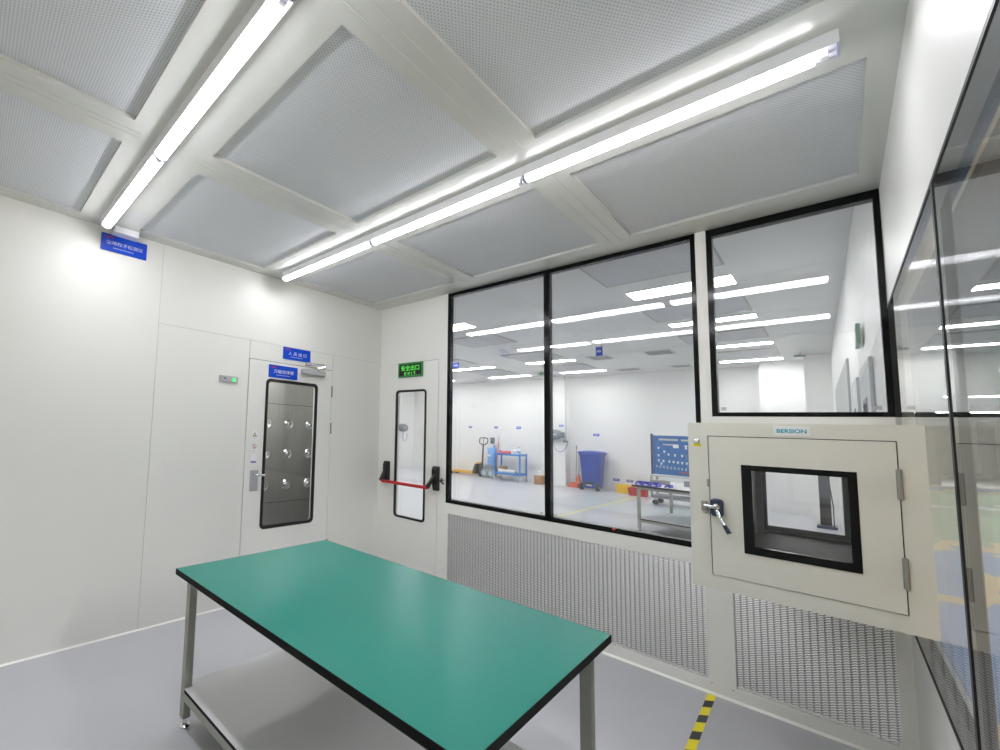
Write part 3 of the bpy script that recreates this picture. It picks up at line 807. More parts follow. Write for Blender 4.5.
# small blue signs on the end wall
def wall_sign(x0, x1, z0, z1, y, lab):
    o = MB().box(x0, y - .005, z0, x1, y - .0006, z1).build('wall_sign', SIGN_B, at=((x0 + x1) / 2, y, z0)); tag(o, lab, 'sign', 'small blue signs of the large room')
    zc = (z0 + z1) / 2; mb = MB(); n = 4; ww_ = (x1 - x0)
    for k in range(n):
        mb.box(x0 + ww_ * (.2 + .16 * k), y - .0055, zc - .012, x0 + ww_ * (.2 + .16 * k + .11), y - .005, zc + .02)
    mb.build('lettering', SIGN_T, o)
wall_sign(-5.55, -5.43, 1.70, 1.77, YF, 'tiny blue wall sign above the forks of the yellow pallet truck')
wall_sign(-4.55, -4.43, 1.71, 1.78, YF, 'tiny blue wall sign above the blue tank')
wall_sign(-3.76, -3.61, 1.71, 1.79, YF, 'tiny blue wall sign above the blue trolley')
wall_sign(-2.25, -2.12, 1.81, 1.87, 10.72, 'tiny blue sign on the white pillar above the hose reel')
wall_sign(-1.44, -1.28, 1.56, 1.63, YF, 'tiny blue wall sign right above the blue wheeled bin')
wall_sign(-.94, -.79, .29, .36, YF, 'low blue wall sign between the wheeled bin and the yellow crate')
wall_sign(-.62, -.47, .29, .36, YF, 'low blue wall sign just above the yellow crate')

# hanging signs
def hang_sign(x, y, z, w, h, lab):
    o = MB().box(x - w / 2, y - .004, z - h, x + w / 2, y + .004, z).build('hanging_sign', SIGN_B, at=(x, y, z)); tag(o, lab, 'sign', 'signs hung from the large room ceiling')
    mb = MB()
    for k in range(4): mb.box(x - w * .3 + w * .16 * k, y - .005, z - h * .6, x - w * .3 + w * (.16 * k + .11), y - .004, z - h * .4)
    mb.build('lettering', SIGN_T, o)
    mb = MB()
    for sx in (-.35, .35): mb.cyl((x + sx * w, y, z), (x + sx * w, y, HF), .004, n=6)
    mb.build('hanger_wire', ALU_D, o)
hang_sign(.45, 5.55, 3.21, .11, .17, 'blue sign hanging from the ceiling before the small vents')
hang_sign(-2.62, 5.6, 3.20, .17, .14, 'blue sign hanging from the ceiling at the left edge of the tall window')
o = empty('exit_lamp', (-2.05, 9.0, HF), 'small green lit exit lamp hanging by the window mullion', 'sign')
MB().box(-2.17, 8.98, 3.20, -1.93, 9.02, 3.30).build('body', LGREY, o)
MB().box(-2.09, 8.976, 3.215, -2.01, 8.98, 3.285).build('symbol', EXIT_G, o)
MB().cyl((-2.05, 9.0, 3.30), (-2.05, 9.0, HF), .006, n=6).build('rod', ALU_D, o)
o = empty('exit_lamp', (2.80, 9.45, HF), 'small green ceiling lamp in the corner seen through the shorter window', 'sign')
MB().box(2.74, 9.38, 3.29, 2.92, 9.50, 3.34).build('body', LGREY, o)
MB().box(2.76, 9.376, 3.300, 2.90, 9.38, 3.33).build('symbol', EXIT_P, o)
MB().cyl((2.83, 9.44, 3.34), (2.83, 9.44, HF), .01, n=6).build('rod', ALU_D, o)

# side wall of the large room: exit sign, doors, grey roller door
def xr(y): return W + (3.20 - W) * (y - T) / (YF - T)
o = MB().prism([(1.55, 2.28), (1.85, 2.28), (1.85, 2.43), (1.55, 2.43)], 'x', xr(1.7) - .035, xr(1.7) - .012).build('wall_exit_sign', EXIT_P, at=(xr(1.7), 1.7, 2.28)); tag(o, 'green exit sign on the side wall seen through the shorter window', 'sign')
MB().prism([(1.62, 2.32), (1.78, 2.32), (1.78, 2.39), (1.62, 2.39)], 'x', xr(1.7) - .037, xr(1.7) - .0351).build('symbol', SIGN_T, o)
o = empty('roller_door', (xr(5.5), 5.5, 0), 'grey roller door in the side wall of the large room', 'door', kind='structure')
f = MB(); k = 0
y0, y1 = 3.7, 7.6
f.add([(xr(y0) - .02, y0, 0), (xr(y1) - .02, y1, 0), (xr(y1) - .02, y1, 2.45), (xr(y0) - .02, y0, 2.45),
       (xr(y0) - .002, y0, 0), (xr(y1) - .002, y1, 0), (xr(y1) - .002, y1, 2.45), (xr(y0) - .002, y0, 2.45)],
      [(0, 1, 2, 3), (7, 6, 5, 4), (0, 4, 5, 1), (1, 5, 6, 2), (2, 6, 7, 3), (3, 7, 4, 0)])
f.build('curtain', GREY_D, o)
for i, (ya, yb, lab) in enumerate(((1.0, 1.9, 'nearer'), (2.3, 3.1, 'farther'))):
    o = empty('door_%d' % (i + 3), (xr(ya), (ya + yb) / 2, 0), 'white side door with a small window, the %s of two in the side wall' % lab, 'door', kind='structure')
    f = MB()
    def skew(u, v, d_): return (xr(u) - d_, u, v)
    def sk_ring(mb, ou, inn, a, b):
        n = len(ou); vs = []
        for d_ in (a, b):
            for lp in (ou, inn): vs += [skew(p, q_, d_) for p, q_ in lp]
        fs = []
        for ii in range(n):
            jj = (ii + 1) % n
            fs += [(ii, jj, n + jj, n + ii), (2 * n + ii, 3 * n + ii, 3 * n + jj, 2 * n + jj), (ii, 2 * n + ii, 2 * n + jj, jj), (n + ii, n + jj, 3 * n + jj, 3 * n + ii)]
        mb.add(vs, fs)
    sk_ring(f, rect(ya, 0.005, yb, 2.1), rect(ya + .28, 1.0, yb - .28, 1.85), .002, .02); f.build('door_leaf', LGREY, o)
    f = MB(); sk_ring(f, rect(ya + .28, 1.0, yb - .28, 1.85), rect(ya + .31, 1.03, yb - .31, 1.82), .002, .024); f.build('window_gasket', GREYP, o)

# hose reels
def hose_reel(c, ax, lab):
    o = empty('hose_reel', c, lab, 'hose reel')
    x, y, z = c
    def pt(a, b, h): return (x + a, y - b, z + h) if ax == 'y' else (x + b, y + a, z + h)
    mb = MB()
    n = 20; prof = [(.19 * math.cos(2 * PI * k / n) * (1.15 if math.cos(2 * PI * k / n) < 0 else 1), .155 * math.sin(2 * PI * k / n)) for k in range(n)]
    vs = [pt(u, .06, v) for u, v in prof] + [pt(u, .20, v) for u, v in prof] + [pt(u * .7, .24, v * .7) for u, v in prof]
    fs = [(i, (i + 1) % n, n + (i + 1) % n, n + i) for i in range(n)] + [(n + i, n + (i + 1) % n, 2 * n + (i + 1) % n, 2 * n + i) for i in range(n)]
    fs += [tuple(reversed(range(n))), tuple(range(2 * n, 3 * n))]
    mb.add(vs, fs).build('housing', GREYP, o, smooth=True)
    a, b = pt(-.05, 0, -.10), pt(.05, .06, .10); MB().box(a[0], a[1], a[2], b[0], b[1], b[2]).build('wall_bracket', DARK_M, o)
    a, b = pt(-.07, .24, -.015), pt(.07, .243, .025); MB().box(a[0], a[1], a[2], b[0], b[1], b[2]).build('badge', LGREY, o)
    a, b = pt(.16, .08, -.10), pt(.25, .18, .08); MB().box(a[0], a[1], a[2], b[0], b[1], b[2]).build('outlet', GREYP, o, bevel=.01)
    pts = [pt(-.03, .16, -.14), pt(-.04, .15, -.32), pt(.0, .13, -.46), pt(.10, .12, -.53), pt(.20, .11, -.50), pt(.28, .10, -.40), pt(.32, .08, -.28), pt(.33, .06, -.22)]
    MB().tube(pts, .009, 8).build('hose', mat('violet hose', S(120, 116, 190), .5), o, smooth=True)
    return o
hose_reel((-2.31, 10.72, 1.56), 'y', 'dark grey hose reel with a looped violet hose on the white pillar')
hose_reel((XL, 10.25, 1.62), 'x', 'dark grey hose reel seen through the emergency door window')
o = empty('air_outlet', (-2.05, 10.70, 1.36), 'brass coloured air valve and white pipe on the pillar edge', 'pipe')
MB().cyl((-2.05, 10.69, 1.36), (-2.05, 10.69, HF), .022, n=10).build('pipe', LGREY, o, smooth=True)
vb = MB().cyl((-2.12, 10.69, 1.36), (-2.0, 10.69, 1.36), .03, n=10).build('valve_body', ALU_D, o, smooth=True)
MB().cyl((-2.10, 10.69, 1.36), (-2.10, 10.65, 1.44), .012, n=8).build('valve_handle', GREYP, vb)

# wheeled bin
ox, oy = -1.33, 10.66
t = empty('wheelie_bin', (ox, oy, 0), 'blue wheeled rubbish bin by the white wall', 'bin', rz=0)
def loft(secs):
    vs = []; n = len(secs[0][1])
    for z, lp in secs: vs += [(u, v, z) for u, v in lp]
    fs = []
    for i in range(len(secs) - 1):
        for k in range(n): fs.append((i * n + k, i * n + (k + 1) % n, (i + 1) * n + (k + 1) % n, (i + 1) * n + k))
    fs += [tuple(reversed(range(n))), tuple(range((len(secs) - 1) * n, len(secs) * n))]
    return vs, fs
def rr(w_, d_, r_, cx=ox, cy=oy): return rrect(cx - w_ / 2, cy - d_ / 2, cx + w_ / 2, cy + d_ / 2, r_, 4)
vs, fs = loft([(.06, rr(.37, .40, .04)), (.12, rr(.41, .45, .04)), (.97, rr(.50, .56, .05)), (1.0, rr(.54, .60, .05)), (1.05, rr(.54, .60, .05))])
MB().add(vs, fs).build('body', BLUEP, t, smooth=True)
vs, fs = loft([(1.051, rr(.58, .66, .05)), (1.075, rr(.59, .67, .05)), (1.10, rr(.50, .56, .05)), (1.125, rr(.27, .38, .04))])
MB().add(vs, fs).build('lid', BLUEP, t, smooth=True)
for sx in (-.205, .205):
    w_ = MB().cyl((ox + sx - .03, oy - .23, .1), (ox + sx + .03, oy - .23, .1), .10, n=18).build('wheel', BLK, t, smooth=True)
    MB().cyl((ox + sx - .032, oy - .23, .1), (ox + sx + .032, oy - .23, .1), .035, n=12).build('hub', GREYP, w_)
MB().tube([(ox - .22, oy - .34, 1.0), (ox - .22, oy - .40, 1.03), (ox + .22, oy - .40, 1.03), (ox + .22, oy - .34, 1.0)], .015, 8).build('handle', BLUEP, t)
MB().prism([(ox - .12, .16), (ox + .10, .16), (ox + .10, .26), (ox - .12, .26)], 'y', oy - .262, oy - .235).build('foot_recess', DARK_M, t)
MB().box(ox - .08, oy - .27, .135, ox + .06, oy - .262, .165).build('label_plate', PAPER, t)

# dustpan with long handle
t = empty('dustpan', (-1.86, 10.86, 0), 'orange long handled dustpan and broom beside the blue bin', 'dustpan')
MB().add([(-2.02, 10.72, .0), (-1.78, 10.72, .0), (-1.78, 10.98, .0), (-2.02, 10.98, .0), (-2.02, 10.74, .02), (-1.78, 10.74, .02), (-1.78, 10.98, .14), (-2.02, 10.98, .14)],
         [(0, 3, 2, 1), (4, 5, 6, 7), (0, 1, 5, 4), (1, 2, 6, 5), (2, 3, 7, 6), (3, 0, 4, 7)]).build('pan', ORANGE, t, bevel=.008)
MB().tube([(-1.88, 10.97, .12), (-1.87, 11.02, 1.15)], .011, 8).build('handle', ALU_D, t)
MB().tube([(-1.87, 11.02, 1.15), (-1.87, 11.025, 1.25)], .015, 8).build('grip', mat('maroon grip', S(150, 90, 90), .5), t)
MB().tube([(-1.77, 10.86, .36), (-1.80, 10.97, .55), (-1.81, 11.03, 1.1)], [.012, .010, .010], 8).build('broom_stick', ALU_D, t)
MB().add([(-1.83, 10.80, .16), (-1.71, 10.80, .16), (-1.71, 10.92, .16), (-1.83, 10.92, .16), (-1.79, 10.84, .38), (-1.75, 10.84, .38), (-1.75, 10.88, .38), (-1.79, 10.88, .38)],
         [(0, 3, 2, 1), (4, 5, 6, 7), (0, 1, 5, 4), (1, 2, 6, 5), (2, 3, 7, 6), (3, 0, 4, 7)]).build('broom_head', ORANGE, t)

# crates by the wall
def crate(x0, x1, y0, y1, h, m_, lab):
    o = MB()
    cx, cy = (x0 + x1) / 2, (y0 + y1) / 2
    a = rrect(x0 + .02, y0 + .02, x1 - .02, y1 - .02, .015, 3); b = rrect(x0, y0, x1, y1, .02, 3)
    c = rrect(x0 + .015, y0 + .015, x1 - .015, y1 - .015, .015, 3); d_ = rrect(x0 + .03, y0 + .03, x1 - .03, y1 - .03, .015, 3)
    n = len(a)
    vs = [(u_, v_, 0.0) for u_, v_ in a] + [(u_, v_, h) for u_, v_ in b] + [(u_, v_, h) for u_, v_ in c] + [(u_, v_, .015) for u_, v_ in d_]
    fs = []
    for i in range(3):
        for k in range(n): fs.append((i * n + k, i * n + (k + 1) % n, (i + 1) * n + (k + 1) % n, (i + 1) * n + k))
    fs += [tuple(reversed(range(n))), tuple(range(3 * n, 4 * n))]
    o.add(vs, fs)
    o.ring('z', rrect(x0 - .012, y0 - .012, x1 + .012, y1 + .012, .02, 3), b, h - .035, h - .015)
    for k in range(1, 4):
        xx = x0 + (x1 - x0) * k / 4; o.box(xx - .008, y0 - .004, .02, xx + .008, y0 + .012, h - .035)
    r_ = o.build('plastic_crate', m_, at=(cx, cy, 0)); tag(r_, lab, 'crate'); return r_
crate(-.79, -.41, 10.72, 11.04, .22, YEL, 'yellow plastic crate on the floor against the end wall')
crate(-.415, -.01, 10.38, 10.68, .21, REDP, 'red plastic crate on the floor next to the yellow one')

# pallet truck
jx, jy = -4.93, 10.75
t = empty('pallet_truck', (jx, jy, 0), 'yellow hand pallet truck with a black upright handle', 'pallet truck')
for yy in (-.20, .20):
    f = MB().box(jx - 1.15, jy + yy - .075, .085, jx - .10, jy + yy + .075, .135); f.prism([(jx - 1.15, .085), (jx - 1.15, .135), (jx - 1.24, .095), (jx - 1.24, .085)], 'y', jy + yy - .06, jy + yy + .06)
    fk = f.build('fork', JACKY, t, bevel=.01)
    MB().cyl((jx - 1.0, jy + yy - .05, .04), (jx - 1.0, jy + yy + .05, .04), .04, n=14).build('roller', BLK, fk, smooth=True)
MB().add([(jx - .14, jy - .28, .085), (jx + .02, jy - .28, .085), (jx + .02, jy + .28, .085), (jx - .14, jy + .28, .085), (jx - .06, jy - .20, .44), (jx + .02, jy - .20, .44), (jx + .02, jy + .20, .44), (jx - .06, jy + .20, .44)],
         [(0, 3, 2, 1), (4, 5, 6, 7), (0, 1, 5, 4), (1, 2, 6, 5), (2, 3, 7, 6), (3, 0, 4, 7)]).build('lift_head', JACKB, t, bevel=.015)
MB().box(jx - .06, jy - .09, .44, jx + .04, jy + .09, .50).build('top_cap', JACKY, t, bevel=.015)
MB().cyl((jx + .10, jy, .20), (jx + .10, jy, .46), .055, n=14).build('pump', JACKB, t, smooth=True)
MB().prism([(jx + .02, .10), (jx + .18, .10), (jx + .18, .24), (jx + .02, .36)], 'y', jy - .07, jy + .07).build('pump_base', JACKB, t, bevel=.01)
for yy in (-.06, .06): MB().cyl((jx + .10, jy + yy - .028, .10), (jx + .10, jy + yy + .028, .10), .10, n=18).build('steer_wheel', BLK, t, smooth=True)
hd = MB().tube([(jx + .12, jy, .40), (jx + .15, jy, 1.12)], [.030, .024], 10).build('handle_shaft', JACKB, t, smooth=True)
lp = [(jx + .20, jy - .05, 1.12), (jx + .205, jy - .14, 1.17), (jx + .215, jy - .155, 1.26), (jx + .225, jy - .14, 1.345), (jx + .23, jy, 1.365), (jx + .225, jy + .14, 1.345), (jx + .215, jy + .155, 1.26), (jx + .205, jy + .14, 1.17), (jx + .20, jy + .05, 1.12)]
lp = [(p[0] - .05 + (p[1] - jy) * .85, jy + (p[1] - jy) * .3, p[2]) for p in lp]
MB().tube(lp, .017, 8, closed=True).build('handle_loop', JACKB, hd, smooth=True)
MB().tube([(jx + .15, jy, 1.12), (jx + .175, jy, 1.36)], .014, 8).build('control_lever', ALU_D, hd)

# blue tank on a grey wheeled base
vx, vy = -4.42, 10.62
t = empty('cleaning_machine', (vx, vy, 0), 'light blue tank machine with a grey wheeled base beside the trolley', 'machine')
vs, fs = loft([(.10, rr(.38, .30, .05, vx - .03, vy)), (.34, rr(.40, .32, .05, vx - .03, vy)), (.44, rr(.34, .28, .05, vx, vy))])
MB().add(vs, fs).build('base', GREYP, t, smooth=True)
for sx in (-.13, .09):
    w_ = MB().cyl((vx + sx, vy - .21, .17), (vx + sx, vy - .15, .17), .125, n=20).build('wheel', LGREY, t, smooth=True)
    MB().ring('y', [(vx + sx + .112 * math.cos(2 * PI * k / 20), .17 + .112 * math.sin(2 * PI * k / 20)) for k in range(20)], [(vx + sx + .075 * math.cos(2 * PI * k / 20), .17 + .075 * math.sin(2 * PI * k / 20)) for k in range(20)], vy - .216, vy - .209).build('tread_ring', mat('teal tread', S(110, 150, 160), .5), w_)
for sx in (-.14, .08): MB().cyl((vx + sx, vy + .10, .05), (vx + sx, vy + .14, .05), .05, n=14).build('caster', BLK, t, smooth=True)
vs, fs = loft([(.45, rr(.22, .24, .04, vx + .05, vy)), (.52, rr(.24, .26, .05, vx + .05, vy)), (1.0, rr(.24, .26, .05, vx + .05, vy)), (1.05, rr(.20, .18, .05, vx + .07, vy))])
tk = MB().add(vs, fs).build('tank', BLUEL, t, smooth=True)
MB().box(vx - .04, vy - .145, .74, vx + .06, vy - .141, .80).build('tank_label', PAPER, tk)
MB().cyl((vx + .11, vy, 1.05), (vx + .11, vy, 1.12), .035, n=14).build('tank_cap', BLUEL, tk)
o = MB().prism([(-4.65, 1.16), (-4.55, 1.16), (-4.54, 1.38), (-4.66, 1.38)], 'y', YF - .10, YF - .0005).build('wall_dispenser', GREYP, at=(-4.6, YF, 1.16), bevel=.01)
tag(o, 'small grey dispenser box on the wall above the blue tank', 'dispenser')
MB().box(-4.62, YF - .104, 1.20, -4.57, YF - .10, 1.26).build('spout', DARK_M, o)
o = empty('mop', (-4.40, 10.9, 0), 'red handled mop leaning on the wall behind the blue trolley', 'mop')
MB().tube([(-4.40, 10.92, .10), (-4.38, 11.08, 1.22)], .014, 8).build('handle', RED, o)
MB().tube([(-4.38, 11.08, 1.22), (-4.375, 11.085, 1.42)], .010, 8).build('handle_tip', mat('pale red tip', S(215, 150, 150), .5), o)
MB().box(-4.56, 10.86, .0, -4.24, 10.98, .045).build('mop_head', LGREY, o, bevel=.012)
MB().cyl((-4.40, 10.92, .04), (-4.40, 10.92, .12), .02, n=10).build('joint', GREYP, o)

# blue trolley
tx0, tx1, ty0, ty1 = -4.12, -3.24, 10.25, 10.75
t = empty('trolley', ((tx0 + tx1) / 2, (ty0 + ty1) / 2, 0), 'blue two level trolley with a white roll on its lower shelf', 'trolley')
for xx, yy in ((tx0, ty0), (tx1 - .04, ty0), (tx0, ty1 - .04), (tx1 - .04, ty1 - .04)):
    MB().box(xx, yy, .18, xx + .04, yy + .04, .90).build('post', BLUEF, t)
    cs = MB().box(xx + .005, yy + .0, .10, xx + .035, yy + .04, .18).build('caster_fork', ALU, t)
    MB().cyl((xx + .02, yy + .005, .055), (xx + .02, yy + .035, .055), .055, n=16).build('caster_wheel', LGREY, cs, smooth=True)
for z_, nm_ in ((.24, 'lower_shelf'), (.86, 'upper_shelf')):
    f = MB().box(tx0 + .041, ty0, z_ - .04, tx1 - .041, ty0 + .02, z_ + .02); f.box(tx0 + .041, ty1 - .02, z_ - .04, tx1 - .041, ty1, z_ + .02)
    f.box(tx0, ty0 + .041, z_ - .04, tx0 + .02, ty1 - .041, z_ + .02); f.box(tx1 - .02, ty0 + .041, z_ - .04, tx1, ty1 - .041, z_ + .02)
    f.box(tx0 + .0201, ty0 + .0201, z_ - .01, tx1 - .0201, ty1 - .0201, z_); f.build(nm_, BLUEF, t)
o = MB().cyl((-4.0, 10.36, .2405 + .06), (-3.45, 10.36, .2405 + .06), .06, n=18).build('film_roll', PAPER, at=(-3.72, 10.36, .24), smooth=True); tag(o, 'white roll lying on the lower shelf of the blue trolley', 'roll')
MB().cyl((-4.03, 10.36, .3005), (-3.42, 10.36, .3005), .030, n=14).build('core_tube', BLK, o)
def carton(name, x0, x1, y0, y1, z, h, lab):
    o = MB().box(x0, y0, z, x1, y1, z + h).build(name, CARD, at=((x0 + x1) / 2, (y0 + y1) / 2, z), bevel=.004); tag(o, lab, 'box')
    MB().box((x0 + x1) / 2 - .02, y0 - .001, z + h * .6, (x0 + x1) / 2 + .02, y1 + .001, z + h + .001).build('tape_strip', mat('tan tape', S(196, 164, 120), .4), o); return o
carton('cardboard_box', -4.06, -3.86, 10.48, 10.68, .2405, .20, 'small cardboard box on the lower shelf of the blue trolley')
carton('cardboard_box', -2.86, -2.64, 10.36, 10.60, 0, .27, 'brown cardboard box on the floor beside the pillar')
o = MB().lathe([(.04, 0), (.045, .01), (.045, .12), (.018, .15), (.018, .18)], (-2.74, 10.48, .272), 'z', 14).build('spray_bottle', PAPER, at=(-2.74, 10.48, .272), smooth=True); tag(o, 'small white bottle on the cardboard box by the pillar', 'bottle')
MB().box(-2.78, 10.465, .452, -2.72, 10.495, .485).build('spray_head', LGREY, o)
f = MB(); vs, fs = loft([(.8605, rr(.34, .22, .05, -3.80, 10.46)), (.90, rr(.36, .24, .06, -3.80, 10.46)), (.955, rr(.22, .16, .05, -3.77, 10.46)), (.965, rr(.10, .08, .03, -3.75, 10.46))])
o = f.add(vs, fs).build('cloth', mat('red cloth', S(222, 96, 104), .8), at=(-3.8, 10.46, .8605), smooth=True); tag(o, 'crumpled red cloth on top of the blue trolley', 'cloth')
MB().prism([(-4.0, .8605), (-3.96, .8605), (-3.98, .97), (-4.03, .975)], 'y', 10.40, 10.50).build('cloth_corner', o.data.materials[0], o)
o = MB(); vs, fs = loft([(.8605, rr(.14, .20, .03, -3.53, 10.48)), (.98, rr(.14, .2, .05, -3.53, 10.48)), (1.02, rr(.06, .08, .03, -3.53, 10.48))])
o = o.add(vs, fs).build('white_bag', PAPER, at=(-3.53, 10.48, .8605), smooth=True); tag(o, 'white bag on the trolley next to the red cloth', 'bag')
o = MB().lathe([(.05, 0), (.055, .01), (.055, .16), (.02, .20), (.02, .22)], (-3.38, 10.46, .8605), 'z', 14).build('cleaner_bottle', PAPER, at=(-3.38, 10.46, .8605), smooth=True); tag(o, 'white bottle with a pink top on the blue trolley', 'bottle')
MB().lathe([(.024, .22), (.024, .26), (.0, .265)], (-3.38, 10.46, .8605), 'z', 12).build('pink_top', mat('pink top', S(220, 140, 150), .5), o)
MB().lathe([(.0558, .05), (.0558, .11)], (-3.38, 10.46, .8605), 'z', 14).build('blue_label', BLUEL, o)

# bench with small parts
bt = empty('workbench', (1.03, 5.10, 0), 'grey legged bench with blue parts bins, beyond the glass', 'workbench')
bench(bt, 1.15, 1.35, .75, SHELF, EDGE_B, LEG, SHELF, th=.03, zs=.21, inset=.05, foot=True)
br = -.155; bt.rotation_euler = (0, 0, br)
def onb(a, b, z=.7502): return (1.03 + a * math.cos(br) - b * math.sin(br), 5.10 + a * math.sin(br) + b * math.cos(br), z)
def parts_bin(a, b, m_, lab, s=1.0, grp='blue parts bins on the far bench'):
    p = onb(a, b)
    mb = MB(); w_, d_, h_ = .052 * s, .075 * s, .068 * s; x, y, z = 0, 0, 0
    mb.box(-w_, -d_, 0, w_, d_, .004); mb.box(-w_, d_ - .004, .0041, w_, d_, h_)
    for sx in (-1, 1): mb.prism([(-d_, .0041), (d_ - .0041, .0041), (d_ - .0041, h_), (-d_ * .2, h_), (-d_, h_ * .55)], 'x', sx * w_, sx * (w_ - .004))
    mb.box(-w_ + .0041, -d_, .0041, w_ - .0041, -d_ + .004, h_ * .55)
    o = mb.build('parts_bin', m_); o.location = p; o.rotation_euler = (0, 0, br); tag(o, lab, 'parts bin', grp)
    MB().box(-w_ * .5, -d_ - .0012, h_ * .16, w_ * .5, -d_ - .0002, h_ * .42).build('label_card', PAPER, o).location = (0, 0, 0)
    c = [k_ for k_ in bpy.data.objects if k_.parent == o][0]
    c.data.transform(Matrix.Translation(Vector(p))); return o
parts_bin(.085, .10, BLUEB, 'blue parts bin at the corner of the far bench, leftmost of three in a row', .92)
parts_bin(.187, .10, BLUEB, 'blue parts bin in the middle of the row of three on the far bench', .92)
parts_bin(.297, .10, BLUEB, 'blue parts bin closing the row of three on the far bench, beside the white sheets', 1.0)
parts_bin(.47, .11, BLUEB, 'blue parts bin standing alone behind the white sheets on the far bench', .72)
for i, (a, b, w_, d_, h_, m_, nm_, lab) in enumerate((
    (.16, .62, .13, .05, .075, ALU_D, 'metal_tray', 'grey metal tray behind the blue parts bins'),
    (.52, .72, .05, .05, .09, GREYP, 'small_jar', 'small dark jar behind the lone blue bin'),
    (.80, .72, .10, .08, .10, PAPER, 'label_printer', 'white printer box on the bench before the pegboard'),
    (.98, .40, .08, .05, .05, mat('brown tool', S(120, 70, 50), .5), 'hand_tool_case', 'brown case near the pass box edge on the far bench'))):
    p = onb(a, b); mb = MB().box(-w_, -d_, 0, w_, d_, h_)
    o = mb.build(nm_, m_, bevel=.006); o.location = p; o.rotation_euler = (0, 0, br); tag(o, lab, nm_.split('_')[-1])
for i, (a, b, rz, lab) in enumerate(((.50, .09, .2, 'white paper sheet lying partly under the lone blue bin'), (.68, .14, -.3, 'white paper sheet right of the lone blue bin'))):
    mb = MB()
    n = 6; vs = []
    for j in range(n + 1):
        u_ = -.105 + .21 * j / n; zz = .0006 + .004 * (j / n) ** 3
        vs += [(u_, -.07, zz), (u_, .07, zz)]
    for j in range(n + 1):
        u_ = -.105 + .21 * j / n; zz = .0002 + .004 * (j / n) ** 3
        vs += [(u_, -.07, zz), (u_, .07, zz)]
    m0 = 2 * (n + 1); fs = []
    for j in range(n): fs += [(2 * j, 2 * j + 2, 2 * j + 3, 2 * j + 1), (m0 + 2 * j, m0 + 2 * j + 1, m0 + 2 * j + 3, m0 + 2 * j + 2)]
    if i == 0: a = .43
    o = mb.add(vs, fs).build('paper_sheet', PAPER); q_ = onb(a, b); o.location = q_; o.rotation_euler = (0, 0, br + rz); tag(o, lab, 'paper')

# tool cart with pegboard
gx0, gx1, gy = .33, 1.32, 9.35
t = empty('tool_cart', ((gx0 + gx1) / 2, gy, 0), 'wheeled tool cart carrying an upright blue pegboard', 'tool cart')
MB().box(gx0 + .06, gy - .30, .16, gx1, gy + .25, .22).build('base_frame', GREYP, t, bevel=.01)
for xx in (gx0 + .14, gx1 - .08):
    for yy in (-.24, .20):
        c_ = MB().box(xx - .03, gy + yy - .02, .10, xx + .03, gy + yy + .02, .16).build('caster_fork', ALU, t)
        MB().cyl((xx, gy + yy - .02, .06), (xx, gy + yy + .02, .06), .06, n=16).build('caster_wheel', BLK, c_, smooth=True)
MB().box(gx0 + .06, gy - .30, .40, gx1, gy + .25, .44).build('lower_deck', LGREY, t)
MB().box(gx0 + .06, gy - .30, .66, gx1, gy + .25, .69).build('work_deck', LGREY, t)
for xx in (gx0 + .06, gx1 - .04): MB().box(xx, gy + .20, .22, xx + .04, gy + .24, .66).build('cart_post', ALU_D, t)
for xx in (gx0 + .06, gx1 - .04): MB().box(xx, gy - .29, .22, xx + .04, gy - .25, .66).build('cart_post', ALU_D, t)
pg = MB().box(gx0 + .03, gy + .14, .69, gx1, gy + .16, 1.62).build('pegboard', PEG, t)
MB().box(gx0 - .01, gy + .11, .66, gx0 + .03, gy + .18, 1.66).build('board_post', mat('dark violet post', S(66, 50, 96), .4), t)
# tools on the board
pb_y = gy + .1395
random.seed(3)
def board_item(x, z, w_, h_, m_, nm_, lab, grp=None, shape=0):
    mb = MB()
    if shape == 0: mb.box(x - w_ / 2, pb_y - .025, z - h_ / 2, x + w_ / 2, pb_y, z + h_ / 2)
    elif shape == 1:
        mb.prism([(x - w_ / 2, z + h_ / 2), (x + w_ / 2, z + h_ / 2), (x + w_ * .2, z), (x + w_ * .3, z - h_ / 2), (x - w_ * .3, z - h_ / 2), (x - w_ * .2, z)], 'y', pb_y - .02, pb_y)
    elif shape == 2:
        mb.ring('y', [(x + w_ / 2 * math.cos(2 * PI * k / 16), z + w_ / 2 * math.sin(2 * PI * k / 16)) for k in range(16)], [(x + w_ * .34 * math.cos(2 * PI * k / 16), z + w_ * .34 * math.sin(2 * PI * k / 16)) for k in range(16)], pb_y - .02, pb_y)
    o = mb.build(nm_, m_, at=(x, pb_y, z)); tag(o, lab, nm_.replace('_', ' '), grp); return o
board_item(.66, 1.525, .36, .045, LGREY, 'straight_edge', 'pale straight bar at the top left of the pegboard')
board_item(1.08, 1.52, .36, .045, LGREY, 'straight_edge', 'pale straight bar at the top right of the pegboard')
board_item(.655, 1.405, .19, .03, LGREY, 'caliper', 'pale long tool under the upper bar of the pegboard')
board_item(.80, 1.375, .10, .085, PAPER, 'white_block', 'white block at the end of the long tool on the pegboard')
board_item(.985, 1.36, .07, .09, PAPER, 'hand_tool', 'white hand tool hanging in the middle of the pegboard', None, 1)
board_item(1.09, 1.375, .12, .045, DARK_M, 'hand_tool', 'dark hand tool on the upper right of the pegboard')
board_item(1.21, 1.35, .07, .10, PAPER, 'hand_tool', 'white hand tool at the right edge of the pegboard', None, 1)
board_item(1.02, 1.14, .10, .10, GREYP, 'cable_loop', 'dark ring shaped coil on the pegboard', None, 2)
lab = 'white tool clip hooked on the blue pegboard'
